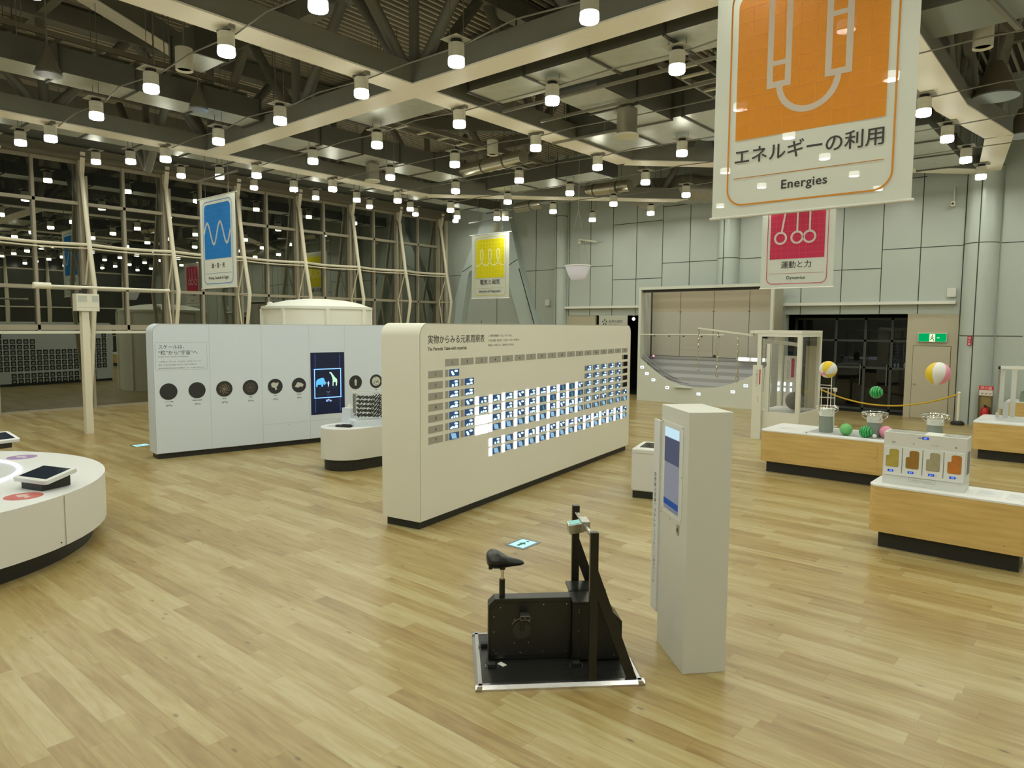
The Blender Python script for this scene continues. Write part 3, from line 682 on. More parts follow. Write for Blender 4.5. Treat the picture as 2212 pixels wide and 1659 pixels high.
def mot_wave(t, wh, c):
    m = MB(); pts = []
    for i in range(61):
        u = i/60; x = 0.22+1.31*u; pts.append((x, 1.335+0.265*math.sin(2*PI*(u*2.03+0.0))))
    stroke(m, pts, 0.06); m.build('symbol', wh, t, smooth=0)
def mot_coil(t, wh, c):
    m = MB(); pts = []
    n = 120
    for i in range(n+1):
        th = -PI*0.5+2*PI*3.0*i/n+0.0
        x = 0.30+1.15*i/n+0.155*math.cos(th+PI*0.0); z = 1.42+0.275*math.sin(th)
        pts.append((x, z))
    pts = [(0.23, 1.12)]+[p for p in pts if True]+[(1.52, 1.135)]
    stroke(m, pts, 0.034); m.build('symbol', sheer_mat('coil_pale', (0.88, 0.88, 0.60), 0.05), t, smooth=0)
def mot_pend(t, wh, c):
    m = MB(); w = 0.05
    for (cx, sx) in ((0.475, 0.60), (0.875, 0.875), (1.17, 1.17)):
        r = 0.135
        stroke(m, [(cx+r*math.cos(2*PI*i/28), 1.228+r*math.sin(2*PI*i/28)) for i in range(29)], w)
        stroke(m, [(cx+(sx-cx)*0.19, 1.228+r), (sx, 2.0)], 0.045, -0.0141)
    m.build('symbol', wh, t, smooth=0)
banner(-3.11, 6.66, 3.46, 'huge orange and white banner reading Energies with a test-tube like symbol', (0.86, 0.34, 0.022), 'エネルギーの利用', 1.30, 'Energies', 0.40, mot_energy, 6.18)
banner(-17.59, 18.32, 3.34, 'yellow and white banner with a coil symbol over the periodic table wall', (0.80, 0.70, 0.012), '電気と磁気', 0.93, 'Electrics & Magnetics', 0.99, mot_coil, 6.0)
banner(-6.95, 17.79, 3.37, 'red and white banner reading Dynamics with three ring pendulums', (0.66, 0.035, 0.11), '運動と力', 0.72, 'Dynamics', 0.44, mot_pend, 6.2)
banner(-17.78, 8.61, 3.28, 'blue and white banner with a sine wave in front of the windows', (0.0, 0.24, 0.72), '波・音・光', 0.66, 'Waves, Sounds & Light', 1.0, mot_wave, 5.95)

# ================================================================== THE TWO DISPLAY WALLS
def wall_shell(t, L, T, H, bodymat, edge):
    body = MB().prism(rrect(0, L, 0.10, H, 0.15, 8, (0, 0, 1, 1)), 0.0, T)
    body.build('body', bodymat, t, smooth=40)
    m = MB()                                           # seam line between the face panel and the cream shell
    o = rrect(0.004, L-0.004, 0.102, H-0.003, 0.148, 8, (0, 0, 1, 1)); i_ = rrect(0.009, L-0.009, 0.105, H-0.008, 0.144, 8, (0, 0, 1, 1))
    for i in range(len(o)): j = (i+1) % len(o); m.quad(*[(p[0], -0.0012, p[1]) for p in (o[i], o[j], i_[j], i_[i])])
    m.build('edge_line', GREYINK, t, smooth=0)
    MB().box(0.04, L-0.04, 0.05, T-0.04, 0, 0.10).build('plinth', BLACKP, t, smooth=0)

# ---- periodic table wall
A1 = math.atan2(0.987, -0.163)
pw = thing('display_board', 'long cream wall with lit periodic table windows and black plinth', 'display wall', (-6.045, 5.435, 0), A1)
wall_shell(pw, 6.45, 0.575, 2.42, mat('cream_laminate', (0.775, 0.76, 0.66), 0.42, noise=0.01), None)
text('実物からみる元素周期表', 0.12, (0.15, -0.001, 2.19), pw, width=1.19, bold=0.0005)
text('The Periodic Table with materials', 0.05, (0.15, -0.001, 2.10), pw, width=0.79, bold=0.0006)
for k, s in enumerate(('この世界の物質をつくる、すべてのもと。', 'それは元素。例えば、そのひとつひとつを並べた', '実物からその姿にふれ、元素の美しさにせまる。')):
    text(s, 0.03, (1.435, -0.001, 2.25-0.062*k), pw, GREYINK, width=(0.62, 0.80, 0.66)[k], name='caption')
CP, RP, X0, Z0 = 0.325, 0.1305, 0.490, 1.862
def plate(x, z, s, w=0.28):
    o = MB().box(0, w, -0.0025, 0, 0, 0.085).build('number_plate', NUMG, pw, smooth=0); o.location = (x, 0, z)
    text(s, 0.055, (w/2, -0.003, 0.022), o, INK, 'CENTER', bold=0.001, name='numeral')
for c in range(18): plate(X0+CP*c, 1.905, str(c+1))
for r in range(7): plate(0.160, Z0-RP*r-0.085, str(r+1))
win_me = MB().box(0, 0.205, -0.0022, 0, 0, 0.085).mesh('element_window', NAVY, 0)
winD_me = MB().box(0, 0.205, -0.0022, 0, 0, 0.085).mesh('element_window', GLASSB, 0)
lab_lit = MB().prism(rrect(-0.005, 0.078, -0.012, 0.095, 0.012, 3), -0.004, 0).mesh('label_plate', LIT, 0)  # drawn larger than the plain plates to take in the glow's bloom
lab_grey = MB().box(0, 0.062, -0.0024, 0, 0, 0.085).mesh('label_plate', NUMG, 0)
lab_dark = MB().box(0.02, 0.062, -0.0024, 0, 0, 0.085).mesh('label_plate', mat('dim_label', (0.16, 0.16, 0.13), 0.5), 0)
def spec(kind):
    rnd = random.Random(kind); m = MB(); y0, y1 = -0.012, -0.0022
    if kind == 'card': m.prism([(0.055, 0.012), (0.145, 0.004), (0.115, 0.074), (0.030, 0.080)], y0, y1); return m.mesh('specimen', SPEC2, 0)
    if kind == 'slim': m.prism([(0.10, 0.012), (0.14, 0.004), (0.115, 0.07), (0.085, 0.074)], y0, y1); return m.mesh('specimen', SPEC3, 0)
    m.prism([(0.115+0.032*math.cos(a)+0.02, 0.062+0.014*math.sin(a)) for a in [2*PI*i/10 for i in range(10)]], y0, y1)
    j = kind % 6
    if j == 0: m.prism([(0.03, 0.06), (0.055, 0.066), (0.095, 0.022), (0.085, 0.010), (0.06, 0.012)], y0, y1)
    elif j == 1: m.prism(rrect(0.115, 0.165, 0.008, 0.04, 0.008, 3), y0, y1); m.prism([(0.01, 0.008), (0.05, 0.004), (0.07, 0.022), (0.09, 0.006), (0.105, 0.020), (0.07, 0.036), (0.03, 0.026)], y0, y1)
    elif j == 2: m.prism(rrect(0.125, 0.165, 0.004, 0.05, 0.008, 3), y0, y1); m.prism([(0.02, 0.005), (0.08, 0.005), (0.10, 0.018), (0.06, 0.030), (0.03, 0.022)], y0, y1)
    elif j == 3: m.prism([(0.05, 0.005), (0.08, 0.005), (0.075, 0.032), (0.055, 0.032)], y0, y1); m.prism(rrect(0.12, 0.16, 0.006, 0.038, 0.006, 3), y0, y1)
    elif j == 4: m.prism(rrect(0.04, 0.10, 0.006, 0.024, 0.006, 3), y0, y1); m.prism([(0.12, 0.01), (0.165, 0.006), (0.155, 0.036), (0.13, 0.04)], y0, y1)
    else: m.prism([(0.03, 0.005), (0.07, 0.004), (0.055, 0.03)], y0, y1); m.prism(rrect(0.09, 0.11, 0.004, 0.032, 0.005, 3), y0, y1); m.prism(rrect(0.135, 0.17, 0.004, 0.03, 0.006, 3), y0, y1)
    return m.mesh('specimen', SPEC1, 0)
SPECS = [spec(i) for i in range(6)]; CARD = spec('card'); SLIM = spec('slim')
cells = []
for r, cols in enumerate(([0, 17], [0, 1]+list(range(12, 18)), [0, 1]+list(range(12, 18)), range(18), range(18), range(18), range(18), range(3, 18), range(3, 18))):
    for c in cols: cells.append((c, r))
far_cells = sorted(cells, key=lambda q: -q[0])
stuff = set(); n_ind = 0
rest = MB()
lit_blanks = [(2, 5), (2, 6)]
cells = [q for q in cells if q not in lit_blanks]
keep = set(sorted(cells, key=lambda q: q[0])[:100])
rnd = random.Random(11)
for c, r in cells:
    x = X0+CP*c; z = (Z0-RP*r-0.085) if r < 7 else (0.888-0.130*(r-7)-0.09)
    lit = (r in (3, 4, 5) and 2 <= c <= 11) or (r == 6 and 2 <= c <= 11) or r >= 7
    card = r == 6 and c != 1 or r == 8 or (r == 7 and c == 4+0)
    if (c, r) in keep:
        dark = c == 17 and r < 5
        w = bpy.data.objects.new('element_window', winD_me if dark else win_me); COL.objects.link(w); w.parent = pw; w.location = (x+0.083, 0, z)
        l = bpy.data.objects.new('label_plate', lab_lit if lit else (lab_grey if c < 2 else lab_dark)); COL.objects.link(l); l.parent = w; l.location = (-0.083, 0, 0)
        if not dark:
            me = CARD if card else (SLIM if (r in (4, 5) and c > 6 and c < 12 and rnd.random() < 0.5) or (r == 3 and c in (9, 10)) else SPECS[rnd.randrange(6) if r else 0])
            s = bpy.data.objects.new('specimen', me); COL.objects.link(s); s.parent = w
    else:
        rest.mi(2 if c == 17 and r < 5 else 0).box(x+0.083, x+0.288, -0.0022, 0, z, z+0.085)
        rest.mi(1 if lit else 3)
        if lit: rest.prism([(x+a, z+b) for a, b in rrect(-0.005, 0.078, -0.012, 0.095, 0.012, 3)], -0.004, 0)
        else: rest.box(x+0.02, x+0.062, -0.0024, 0, z, z+0.085)
        if not (c == 17 and r < 5):
            rest.mi(4 if card else 5)
            if card: rest.prism([(x+0.083+a, z+b) for a, b in ((0.055, 0.012), (0.145, 0.004), (0.115, 0.074), (0.030, 0.080))], -0.012, -0.0022)
            else:
                rest.prism([(x+0.083+0.135+0.03*math.cos(2*PI*i/8), z+0.06+0.014*math.sin(2*PI*i/8)) for i in range(8)], -0.012, -0.0022)
                rest.prism([(x+0.083+a, z+b) for a, b in ((0.04, 0.005), (0.09, 0.006), (0.075, 0.032))], -0.012, -0.0022)
o = rest.build('element_window', [NAVY, LIT, GLASSB, mat('dim_label', (0.16, 0.16, 0.13), 0.5), SPEC2, SPEC1], pw, smooth=0); o['kind'] = 'stuff'
for c, r in lit_blanks:
    x = X0+CP*c; z = Z0-RP*r-0.085
    MB().prism(rrect(x-0.006, x+0.30, z-0.014, z+0.098, 0.012, 3), -0.004, 0).build('blank_lit_panel', LIT, pw, smooth=0)

# ---- scale wall
A2 = math.atan2(0.985, 0.172)
sw = thing('display_board', 'long cool white wall with black photo discs and a dark blue screen', 'display wall', (-12.70, 5.24, 0), A2)
wall_shell(sw, 6.3, 0.46, 2.39, WHITE2, None)
m = MB()
for x in (0.943, 1.894, 2.846, 3.613, 4.6, 5.5): m.box(x-0.003, x+0.003, -0.0012, 0, 0.10, 2.39)
m.box(1.90, 2.846, -0.0012, 0, 0.458, 0.464).box(2.846, 3.613, -0.0012, 0, 0.458, 0.464)
m.build('panel_seams', mat('faint_seam', (0.50, 0.52, 0.51), 0.6), sw, smooth=0)
m = MB()
for k in range(2): m.disc(((2.41, 3.45)[k], 0.43), 0.008, -0.0014, 10)
m.build('lock', INK, sw, smooth=0)
bx = MB()
for a in ((0.04, 0.90, 1.575, 1.578), (0.04, 0.90, 2.06, 2.063), (0.04, 0.043, 1.575, 2.063), (0.897, 0.90, 1.575, 2.063)): bx.box(a[0], a[1], -0.0012, 0, a[2], a[3])
bx.build('text_frame', mat('seam_grey', (0.30, 0.31, 0.30), 0.6), sw, smooth=0)
text('スケールは、', 0.085, (0.085, -0.001, 1.955), sw, width=0.42, name='lettering')
text('“粒”から“宇宙”へ', 0.085, (0.085, -0.001, 1.85), sw, width=0.65)
text('Scales: From Grains to Universe', 0.03, (0.085, -0.001, 1.80), sw, GREYINK, width=0.49, name='caption')
for k, s in enumerate(('この世界には、大きいもの、小さいもの、さまざまなスケールが', 'ある。その大きさを比べながら、粒から宇宙まで、', '身近なものから遠くはなれた世界まで、スケールの旅に出かけよう。')):
    text(s, 0.03, (0.085, -0.001, 1.715-0.058*k), sw, GREYINK, width=(0.70, 0.64, 0.77)[k], name='caption')
DISC = mat('black_disc', (0.022, 0.022, 0.024), 0.45)
DISCW = mat('disc_pale_print', (0.55, 0.56, 0.50), 0.6); DISCO = mat('disc_ochre_print', (0.30, 0.26, 0.13), 0.6); DISCG = mat('disc_dim_print', (0.10, 0.11, 0.10), 0.6)
cx = [0.234, 0.711, 1.190, 1.670, 2.147, 2.624, 3.853, 4.333, 4.81, 5.29]
cap = ['ボイド・宇宙', '銀河団・超銀河', '銀河系', '太陽系', '地球', '日本列島', 'ヒト', '細胞', '分子', '原子']; ex = ['10²⁶m', '10²³m', '10²⁰m', '10¹³m', '10⁷m', '10⁶m', '10⁰m', '10⁻⁵m', '10⁻⁹m', '10⁻¹⁰m']
for k, x in enumerate(cx):
    d = MB().prism([(0.146*math.cos(2*PI*i/40), 0.146*math.sin(2*PI*i/40)) for i in range(40)], -0.004, 0).build('photo_disc', DISC, sw); d.location = (x, 0, 1.195)
    m = MB(); mm = DISCW
    if k in (0, 1):
        r_ = random.Random(k); mm = DISCG
        for i in range(14): a = r_.uniform(0, 6.28); q = r_.uniform(0.01, 0.13); m.disc((q*math.cos(a), q*math.sin(a)), r_.uniform(0.002, 0.004), -0.0046, 6)
    elif k == 2:
        mm = DISCO
        for q in range(8):
            stroke(m, [((0.008+0.088*s)*math.cos(q*PI/4+1.5*s), (0.008+0.088*s)*math.sin(q*PI/4+1.5*s)) for s in [j/8 for j in range(9)]], 0.008, -0.0046)
    elif k == 3:
        mm = DISCO; m.disc((0, 0), 0.012, -0.0047, 12)
        for q in (0.035, 0.06, 0.085): stroke(m, [(q*math.cos(2*PI*i/24), q*math.sin(2*PI*i/24)) for i in range(25)], 0.003, -0.0046)
    elif k == 4: m.poly([(-0.085, 0.05), (-0.04, 0.08), (0.02, 0.065), (0.07, 0.075), (0.055, 0.02), (0.02, -0.02), (0.035, -0.06), (0.0, -0.075), (-0.01, -0.03), (-0.07, -0.015)], -0.0046)
    elif k == 5: m.poly([(-0.09, -0.03), (-0.03, 0.06), (0.04, 0.045), (0.095, 0.01), (0.07, -0.04), (0.03, -0.025), (-0.02, -0.05)], -0.0046)
    elif k == 6: m.poly([(-0.018, -0.07), (0.018, -0.07), (0.025, 0.0), (0.03, 0.035), (0.012, 0.05), (0.014, 0.072), (-0.014, 0.072), (-0.012, 0.05), (-0.03, 0.035), (-0.025, 0.0)], -0.0046)
    else: m.disc((0, 0), 0.10, -0.0046, 28)
    m.build('picture', mm, d, smooth=0)
    if k == 7:
        m = MB(); r_ = random.Random(5)
        for i in range(12): a = r_.uniform(0, 6.28); q = r_.uniform(0.01, 0.085); m.disc((q*math.cos(a), q*math.sin(a)), 0.010, -0.0052, 8)
        m.build('picture_spots', DISC, d, smooth=0)
    text(cap[k], 0.024, (x, -0.001, 1.005), sw, INK, 'CENTER', name='caption'); text(ex[k], 0.045, (x, -0.001, 0.93), sw, INK, 'CENTER', bold=0.0006, name='caption')
sc = MB().box(2.870, 3.602, -0.003, 0.0, 0.577, 1.832).build('screen', SCREENB, sw, smooth=0)
m = MB(); y = -0.005
for a in ((2.943, 3.526, 1.487, 1.503), (2.943, 3.526, 0.905, 0.921), (2.943, 2.959, 0.905, 1.503), (3.510, 3.526, 0.905, 1.503)): m.box(a[0], a[1], y, -0.003, a[2], a[3])
m.build('bright_frame', BLUEL, sc, smooth=0)
m = MB()
for x in (2.965, 3.50): m.box(x-0.003, x+0.003, -0.004, -0.003, 1.51, 1.79).box(x-0.003, x+0.003, -0.004, -0.003, 0.62, 0.90)
for z in (1.497, 0.912): m.box(2.905, 2.94, -0.004, -0.003, z-0.002, z+0.002).box(3.53, 3.565, -0.004, -0.003, z-0.002, z+0.002)
m.build('guide_lines', BLUEP, sc, smooth=0)
m = MB().poly([(2.985, 1.135), (3.01, 1.135), (3.015, 1.18), (3.09, 1.185), (3.095, 1.14), (3.125, 1.14), (3.14, 1.20), (3.165, 1.165), (3.185, 1.20), (3.205, 1.205), (3.20, 1.225), (3.18, 1.23), (3.165, 1.265), (3.15, 1.31), (3.11, 1.32), (3.02, 1.295), (2.985, 1.255), (2.98, 1.20)], -0.004)
m.build('elephant_image', emit_mat('screen_sky_blue', (0.10, 0.42, 0.90), 1.25), sc, smooth=0)
m = MB().poly([(3.335, 1.145), (3.355, 1.145), (3.36, 1.215), (3.375, 1.225), (3.405, 1.22), (3.405, 1.145), (3.43, 1.145), (3.44, 1.23), (3.435, 1.28), (3.40, 1.31), (3.36, 1.36), (3.315, 1.42), (3.295, 1.43), (3.27, 1.425), (3.275, 1.40), (3.30, 1.395), (3.325, 1.33), (3.34, 1.27)], -0.004)
m.build('giraffe_image', emit_mat('screen_pale_green', (0.55, 0.88, 0.62), 0.95), sc, smooth=0)
m = MB().poly([(3.238, 1.135), (3.252, 1.135), (3.262, 1.19), (3.27, 1.21), (3.258, 1.225), (3.255, 1.245), (3.24, 1.245), (3.235, 1.225), (3.222, 1.21), (3.23, 1.19)], -0.004)
MB().poly([(3.19, 1.045), (3.24, 1.025), (3.29, 1.045), (3.24, 1.01)], -0.004).build('whale_image', emit_mat('screen_grey', (0.5, 0.55, 0.5), 0.5), sc, smooth=0)
m.build('figure_image', emit_mat('screen_pale_blue', (0.55, 0.70, 0.95), 0.9), sc, smooth=0)
text('10⁰m', 0.06, (3.245, -0.004, 0.83), sc, emit_mat('screen_letter_blue', (0.35, 0.5, 1.0), 1.6), 'CENTER', bold=0.0015)
text('ゾウ', 0.022, (3.06, -0.004, 1.10), sc, BLUEP, 'CENTER', name='caption'); text('キリン', 0.022, (3.385, -0.004, 1.11), sc, BLUEP, 'CENTER', name='caption'); text('ヒト', 0.022, (3.245, -0.004, 1.10), sc, BLUEP, 'CENTER', name='caption'); text('クジラ', 0.022, (3.24, -0.004, 0.965), sc, BLUEP, 'CENTER', name='caption')
# its back, seen mirrored in the glass: a grid of dark square windows and a dark screen
m = MB(); T = 0.46; q = 0.19
for r in range(9):
    for c in range(18):
        if (r < 1 and 1 <= c <= 16) or (r in (1, 2) and 2 <= c <= 11) or (r > 6 and (c < 2 or c > 15)): continue
        x = 6.05-0.225*c-0.19; z = 1.98-0.205*r-(0.06 if r > 6 else 0)-0.19
        m.mi(0).box(x, x+0.175, T, T+0.003, z, z+0.175)
        m.mi(1).lathe([(0.055, 0), (0.055, 0.003)], (0, 0, 0), 10); k = len(m.v)-20
        for i in range(20): a, b, cc = m.v[k+i]; m.v[k+i] = (x+0.0875+a, T+0.003+cc, z+0.08+b)
m.build('window_grid', [GLASSB, mat('grey_specimen_print', (0.32, 0.33, 0.29), 0.5)], sw, smooth=0)
text('元素周期表 H〜Og', 0.10, (6.0, T+0.001, 2.14), sw, INK, name='back_lettering', rot=(PI/2, 0, PI), width=1.0)
MB().box(1.62, 1.98, T, T+0.004, 0.55, 1.75).build('back_screen', GLASSB, sw, smooth=0)

# ================================================================== KIOSK
kk = thing('kiosk', 'tall white kiosk box with an upright touchscreen beside the black bike', 'kiosk', (-2.146, 4.344, 0), math.radians(48.5))
KW = mat('kiosk_white_metal', (0.66, 0.665, 0.60), 0.42, noise=0.01)
MB().box(0, 0.311, 0, 0.525, 0.0, 1.825).build('body', KW, kk, smooth=0, bevel=0.003)
MB().box(-0.004, 0, 0.09, 0.483, 1.035, 1.715).build('screen_bezel', mat('bezel_white', (0.72, 0.73, 0.70), 0.4), kk, smooth=0, bevel=0.002)
s = MB().box(-0.006, -0.0035, 0.152, 0.432, 1.075, 1.675).build('screen', mat('kiosk_screen', (0.05, 0.06, 0.08), 0.12, emit=(0.26, 0.28, 0.38), estr=0.42), kk, smooth=0)
MB().box(-0.0072, -0.006, 0.152, 0.432, 1.605, 1.675).build('screen_header', emit_mat('kiosk_header', (0.6, 0.85, 0.95), 0.8), s, smooth=0)
MB().box(-0.0072, -0.006, 0.152, 0.432, 1.105, 1.150).build('screen_band', emit_mat('kiosk_band', (0.05, 0.12, 0.38), 0.5), s, smooth=0)
MB().box(-0.0072, -0.006, 0.152, 0.432, 1.42, 1.60).build('screen_picture', emit_mat('kiosk_picture', (0.20, 0.23, 0.34), 0.34), s, smooth=0)
l = MB().box(-0.006, 0, 0.13, 0.17, 0.94, 1.015).build('lock', BRUSHED, kk, smooth=0, bevel=0.002)
MB().box(-0.008, -0.006, 0.142, 0.158, 0.965, 0.99).build('keyhole', INK, l, smooth=0)
m = MB()
for y_, z_ in ((0.10, 1.70), (0.475, 1.70), (0.10, 1.05), (0.475, 1.05), (0.49, 1.02), (0.3, 1.015), (0.13, 1.01), (0.10, 1.36)): m.box(-0.0055, -0.0035, y_-0.004, y_+0.004, z_-0.004, z_+0.004)
m.build('screws', GREYINK, kk, smooth=0)
pn = MB().box(-0.012, 0.004, 0.53, 0.655, 0.23, 1.70).build('side_panel', mat('side_panel_white', (0.70, 0.72, 0.72), 0.4), kk, smooth=0, bevel=0.002)
text('自転車で発電してみよう', 0.045, (-0.0125, 0.62, 1.30), pn, mat('faded_print', (0.25, 0.26, 0.27), 0.6), face='left', rot=(PI/2, PI/2, -PI/2), width=0.42, height=0.045)
text('ペダルをこいで電気をつくる', 0.03, (-0.0125, 0.61, 0.86), pn, mat('faded_print2', (0.42, 0.43, 0.48), 0.6), face='left', rot=(PI/2, PI/2, -PI/2), width=0.42, height=0.04)

# ================================================================== PEDAL GENERATOR BIKE
bk = thing('exercise_bike', 'black pedal generator bike with saddle on a steel-edged base mat', 'exercise bike', (-3.055, 3.225, 0), math.radians(45.43))
MB().box(0.035, 1.10, 0.03, 0.81, 0.0, 0.034).build('base_plate', mat('black_chequer_plate', (0.014, 0.014, 0.013), 0.38, bump=0.25, bscale=70), bk, smooth=0)
m = MB()
for a in ((0, 1.135, 0, 0.04), (0, 1.135, 0.80, 0.84), (0, 0.04, 0, 0.84), (1.095, 1.135, 0, 0.84)):
    pass
m.prism([(0, 0), (0.045, 0), (0.045, 0.036), (0.02, 0.036), (0, 0.015)], 0, 1.135, 'x'); m.v = [(v[0], v[1], v[2]) for v in m.v]
m.prism([(0.84, 0), (0.84, 0.015), (0.82, 0.036), (0.795, 0.036), (0.795, 0)], 0, 1.135, 'x')
m.prism([(0, 0), (0.045, 0), (0.045, 0.036), (0.02, 0.036), (0, 0.015)], 0.0, 0.84, 'y')
m.prism([(1.135, 0), (1.135, 0.015), (1.115, 0.036), (1.09, 0.036), (1.09, 0)], 0.0, 0.84, 'y')
m.build('edge_trim', mat('steel_edge_trim', (0.66, 0.66, 0.68), 0.22, 1.0), bk, smooth=0)
# chequer pips near the front of the mat
m = MB()
for i in range(14):
    for j in range(8):
        x, y_ = 0.60+0.03*i, 0.07+0.028*j
        m.beam((x-0.008, y_-0.005*(-1)**(i+j), 0.035), (x+0.008, y_+0.005*(-1)**(i+j), 0.035), 0.004, 0.003)
m.build('tread_pattern', mat('black_chequer_plate', (0.014, 0.014, 0.013), 0.38), bk, smooth=0)
h = MB().prism([(0.10, 0.045), (0.69, 0.045), (0.69, 0.485), (0.145, 0.485), (0.10, 0.44)], 0.355, 0.46).build('housing', BLACKM, bk, smooth=0, bevel=0.004)
MB().prism([(0.118, 0.075), (0.672, 0.075), (0.672, 0.455), (0.165, 0.455), (0.118, 0.41)], 0.351, 0.356).build('cover_plate', mat('black_cover', (0.014, 0.0135, 0.010), 0.42), h, smooth=0)
f = MB().prism([(0.69, 0.045), (1.045, 0.045), (1.045, 0.32), (0.90, 0.47), (0.69, 0.47)], 0.30, 0.52).build('front_housing', BLACKM, bk, smooth=0, bevel=0.004)
MB().prism([(0.70, 0.06), (1.03, 0.06), (1.03, 0.30), (0.89, 0.45), (0.70, 0.45)], 0.296, 0.301).build('cover_plate', mat('black_cover', (0.014, 0.0135, 0.010), 0.42), f, smooth=0)
m = MB()
def rivet(mm, x, z, y_=0.350, r=0.004): mm.prism([(x+r*math.cos(2*PI*i/8), z+r*math.sin(2*PI*i/8)) for i in range(8)], y_-0.003, y_+0.001)
for x, z in ((0.14, 0.36), (0.14, 0.25), (0.14, 0.12), (0.185, 0.425), (0.49, 0.44), (0.655, 0.44), (0.155, 0.095), (0.315, 0.095), (0.33, 0.095), (0.49, 0.10), (0.655, 0.10), (0.285, 0.335), (0.385, 0.335), (0.285, 0.165), (0.385, 0.165)): rivet(m, x, z)
for x, z in ((0.735, 0.42), (0.735, 0.40), (0.735, 0.26), (0.735, 0.11), (0.735, 0.08), (0.86, 0.42), (0.985, 0.33), (1.0, 0.30), (0.86, 0.08), (0.99, 0.08)): rivet(m, x, z, 0.296)
m.build('rivets', BRUSHED, bk, smooth=0)
p = MB().prism([(0.335+0.066*math.cos(2*PI*i/28), 0.262+0.066*math.sin(2*PI*i/28)) for i in range(28)], 0.340, 0.351).build('crank_disc', mat('crank_black', (0.032, 0.030, 0.022), 0.45), bk)
MB().prism([(0.322, 0.26), (0.348, 0.26), (0.345, 0.385), (0.325, 0.385)], 0.325, 0.340).build('crank_arm', BLACKM, p, smooth=0, bevel=0.003)
MB().box(0.318, 0.382, 0.245, 0.325, 0.375, 0.40).build('pedal', RUBBER, p, smooth=0, bevel=0.004)
m = MB()
for a in ((0.312, 0.385, 0.372, 0.377), (0.312, 0.385, 0.398, 0.403), (0.312, 0.317, 0.372, 0.403), (0.38, 0.385, 0.372, 0.403), (0.346, 0.350, 0.372, 0.403)): m.box(a[0], a[1], 0.242, 0.246, a[2], a[3])
m.build('pedal_cage', mat('pedal_cage_grey', (0.20, 0.21, 0.18), 0.4, 0.6), p, smooth=0)
stroke_m = MB()
stroke(stroke_m, [(0.335+0.078*math.cos(a), 0.262+0.078*math.sin(a)) for a in [PI*0.22+PI*0.62*i/12 for i in range(13)]], 0.006, 0.3495); stroke_m.build('slot_highlight', mat('slot_glint', (0.22, 0.22, 0.19), 0.3, 0.8), p, smooth=0)  # pale arc paints a highlight above the crank disc
p2 = MB().prism([(0.322, 0.14), (0.348, 0.14), (0.348, 0.262), (0.322, 0.262)], 0.462, 0.476).build('crank_arm', BLACKM, bk, smooth=0, bevel=0.003)
MB().box(0.295, 0.375, 0.476, 0.56, 0.128, 0.152).build('pedal', RUBBER, p2, smooth=0, bevel=0.004)
# saddle on its post
MB().tube([(0.20, 0.405, 0.46), (0.20, 0.405, 0.612)], 0.021, 16).build('post_sleeve', BLACKM, bk)
MB().tube([(0.20, 0.405, 0.60), (0.20, 0.405, 0.71)], 0.0115, 14).build('seat_post', CHROME, bk)
m = MB(); prof = [(0.086, 0.02, 0.785, 0.752), (0.094, 0.075, 0.803, 0.722), (0.112, 0.100, 0.817, 0.702), (0.136, 0.108, 0.823, 0.695), (0.168, 0.098, 0.815, 0.692), (0.200, 0.076, 0.797, 0.693), (0.232, 0.054, 0.778, 0.697), (0.265, 0.042, 0.766, 0.701), (0.30, 0.037, 0.757, 0.704), (0.328, 0.031, 0.748, 0.708), (0.346, 0.021, 0.739, 0.713), (0.355, 0.008, 0.730, 0.719)]
n = 18
for i, (x, hw, zt, zb) in enumerate(prof):
    for j in range(n):
        a = 2*PI*j/n; ca, sa = math.cos(a), math.sin(a); zm = zb+(zt-zb)*0.45
        m.v.append((x, 0.405+hw*(abs(ca)**0.8)*(1 if ca > 0 else -1)*(1.0 if sa > -0.3 else 0.55), zm+((zt-zm)*sa if sa > 0 else (zm-zb)*sa)))
for i in range(len(prof)-1):
    for j in range(n): a = i*n; b = a+n; m.f.append((a+j, b+j, b+(j+1) % n, a+(j+1) % n)); m.m.append(0)
m.f.append(tuple(range(n))); m.m.append(0); m.f.append(tuple((len(prof)-1)*n+j for j in range(n))[::-1]); m.m.append(0)
sd = m.build('saddle', mat('black_vinyl', (0.013, 0.015, 0.015), 0.28), bk, smooth=80)
m = MB()
m.tube([(0.105, 0.375, 0.735), (0.125, 0.38, 0.70), (0.20, 0.385, 0.695), (0.26, 0.395, 0.71), (0.30, 0.40, 0.716)], 0.004, 8).tube([(0.105, 0.435, 0.735), (0.125, 0.43, 0.70), (0.20, 0.425, 0.695), (0.26, 0.415, 0.71), (0.30, 0.41, 0.716)], 0.004, 8)
m.build('rails', CHROME, sd)
MB().box(0.18, 0.22, 0.375, 0.435, 0.685, 0.715).build('clamp', RUBBER, sd, smooth=0, bevel=0.006)
m = MB()
for y_ in (0.365, 0.445): m.tube([(0.115+0.0*i, y_, 0.735-0.0) for i in (0,)]+[(0.115, y_, 0.70)], 0.014, 10)
m.build('spring', RUBBER, sd)
